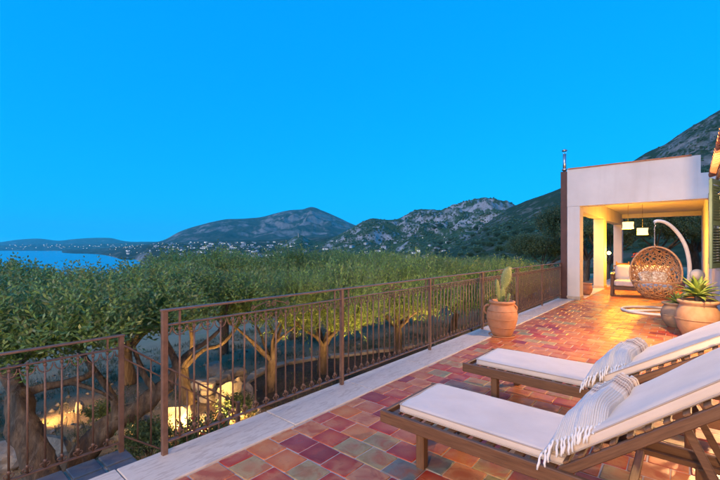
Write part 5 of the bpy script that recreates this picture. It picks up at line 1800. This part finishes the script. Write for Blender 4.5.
# houses
M['house_wall'] = pm('house_wall', [(0.3, (0.58, 0.54, 0.50)), (0.7, (0.72, 0.68, 0.64))], 0.4, 0.9, bstr=0)
M['house_roof'] = pm('house_roof', [(0.3, (0.26, 0.13, 0.09)), (0.7, (0.34, 0.19, 0.13))], 0.8, 0.9, bstr=0)
def house_parts(w, l, h):
    a = MB().box((0, 0, h / 2 - 1.5), (w, l, h + 3))
    b_ = MB(); e_ = 0.5
    b_.add([(-w / 2 - e_, -l / 2 - e_, h), (w / 2 + e_, -l / 2 - e_, h), (w / 2 + e_, l / 2 + e_, h), (-w / 2 - e_, l / 2 + e_, h), (0, -l / 2 + w * 0.3, h + w * 0.22), (0, l / 2 - w * 0.3, h + w * 0.22)],
           [(0, 1, 4), (1, 2, 5, 4), (2, 3, 5), (3, 0, 4, 5), (3, 2, 1, 0)])
    c_ = MB()
    for s_ in (-1, 1):
        for y in (-l / 4, l / 4):
            c_.box((s_ * (w / 2 + 0.02), y, h * 0.55), (0.12, 1.4, 1.6)); c_.box((y * w / l, s_ * (l / 2 + 0.02), h * 0.55), (1.4, 0.12, 1.6))
    return a, b_, c_
HP = {}
def add_house(px, py, names, wpx, label, group, name='house', rz=None, lit=False):
    h = hit(px, py, names)
    if h is None:
        return
    d = project(h)[2]
    w = wpx / FPX * d
    t = thing(name, label, 'house', h, rr.uniform(0, 3.1) if rz is None else rz, group)
    v_ = rr.randrange(3)
    if v_ not in HP:
        a, b_, c_ = house_parts(10, (15, 20, 13)[v_], (5.5, 6.5, 4.5)[v_])
        oa, ob, oc = a.build('wall', M['house_wall'], t), b_.build('roof', M['house_roof'], t), c_.build('window', M['town_glow'] if v_ == 1 else M['glass_pane'], t)
        HP[v_] = (oa.data, ob.data, oc.data)
    else:
        oa, ob = link('wall', HP[v_][0], t), link('roof', HP[v_][1], t)
        if wpx > 1.8:
            link('window', HP[v_][2], t)
    t.scale = (w / 14,) * 3
for (px, py, wpx) in ((437, 249.5, 6), (443, 252, 5), (418, 252, 6), (414, 254, 5), (403, 249, 5), (384, 248, 7), (378, 252, 5), (392, 256, 5), (352, 247, 6), (342, 252, 6), (334, 255, 7), (366, 244, 5), (448, 243, 4), (395, 243, 4), (425, 258, 6), (463, 246, 4.5), (456, 251, 4), (408, 257, 5), (371, 257, 5), (430, 246, 4)):
    add_house(px, py, ['rocky_hills', 'knoll', 'near_hillside', 'coastal_plain'], wpx * 0.8, 'pale house with red roof scattered on the slope below the rocky hills', 'houses below the rocky hills')
for (px, py, wpx) in ((262, 257, 9), (270, 257, 8), (255, 258, 8), (318, 255, 6), (310, 257, 7), (325, 250, 5), (305, 252, 5), (248, 256, 6), (280, 253, 5), (296, 256, 6)):
    add_house(px, py, ['knoll', 'coastal_plain', 'rocky_hills'], wpx * 0.75, 'larger pale villa on the wooded foot of the knoll', 'villas on the knoll')
for k in range(190):
    px = min(340, max(128, rr.gauss(215, 45))); py = rr.uniform(242, 259)
    add_house(px, py, ['coastal_plain', 'knoll', 'mountain'], rr.uniform(1.5, 3.2), 'small pale house of the coastal town below the big mountain', 'houses of the coastal town')
add_house(101, 268, ['coastal_plain', 'near_hillside'], 3, 'lone pale house on the shore of the bay', 'houses of the coastal town')
# tower on the knoll
h = hit(299, 237.2, ['knoll'])
if h is not None:
    tw = thing('stone_tower', 'small stone tower on top of the knoll before the mountain', 'tower', h)
    MB().box((0, 0, 9), (11, 11, 26), None, 0.5).build('shaft', M['rock'], tw)
    MB().box((0, 0, 23.5), (13, 13, 3), None, 0.3).build('parapet', M['rock'], tw)
# street lights of town and far coast
sph = bmesh.new(); bmesh.ops.create_icosphere(sph, subdivisions=1, radius=1.0)
SV = np.array([v_.co[:] for v_ in sph.verts]); SF = np.array([[v_.index for v_ in f.verts] for f in sph.faces]); sph.free()
Vs, Fs, off = [], [], 0
for k in range(260):
    if k < 90:
        px, py, nm = rr.uniform(-10, 165), rr.gauss(246.5, 1.3), ['far_coast', 'coastal_plain']
    elif k < 235:
        px, py, nm = min(345, max(110, rr.gauss(205, 48))), rr.uniform(242.5, 258), ['coastal_plain', 'knoll']
    else:
        px, py, nm = rr.uniform(330, 470), rr.uniform(238, 259), ['rocky_hills', 'knoll']
    h = hit(px, py, nm)
    if h is None:
        continue
    d = project(h)[2]
    s_ = rr.uniform(0.10, 0.20) / FPX * d
    Vs.append(SV * s_ + np.array(h) + np.array([0, 0, s_ + 4])); Fs.append(SF + off); off += len(SV)
tag(np_mesh('town_lights', np.concatenate(Vs), np.concatenate(Fs), M['town_glow']), 'tiny street lights twinkling in the town and along the far coast', 'lights', kind='stuff')

# ================================================================== HAZE
m = bpy.data.materials.new('haze_air'); m.use_nodes = True
nt = m.node_tree
for n in list(nt.nodes):
    nt.nodes.remove(n)
out = nt.nodes.new('ShaderNodeOutputMaterial'); pv = nt.nodes.new('ShaderNodeVolumePrincipled')
pv.inputs['Color'].default_value = (0.16, 0.94, 1.0, 1)
pv.inputs["Density"].default_value = 3.2e-5
pv.inputs['Anisotropy'].default_value = 0.0
nt.links.new(pv.outputs[0], out.inputs['Volume'])
hz = MB().box((0, 0, (SEA_Z - 1 + 1350) / 2), (56000, 56000, 1350 - SEA_Z + 1)).build('haze', m)
tag(hz, 'thin blue evening haze between terrace and far mountains', 'haze', kind='stuff')
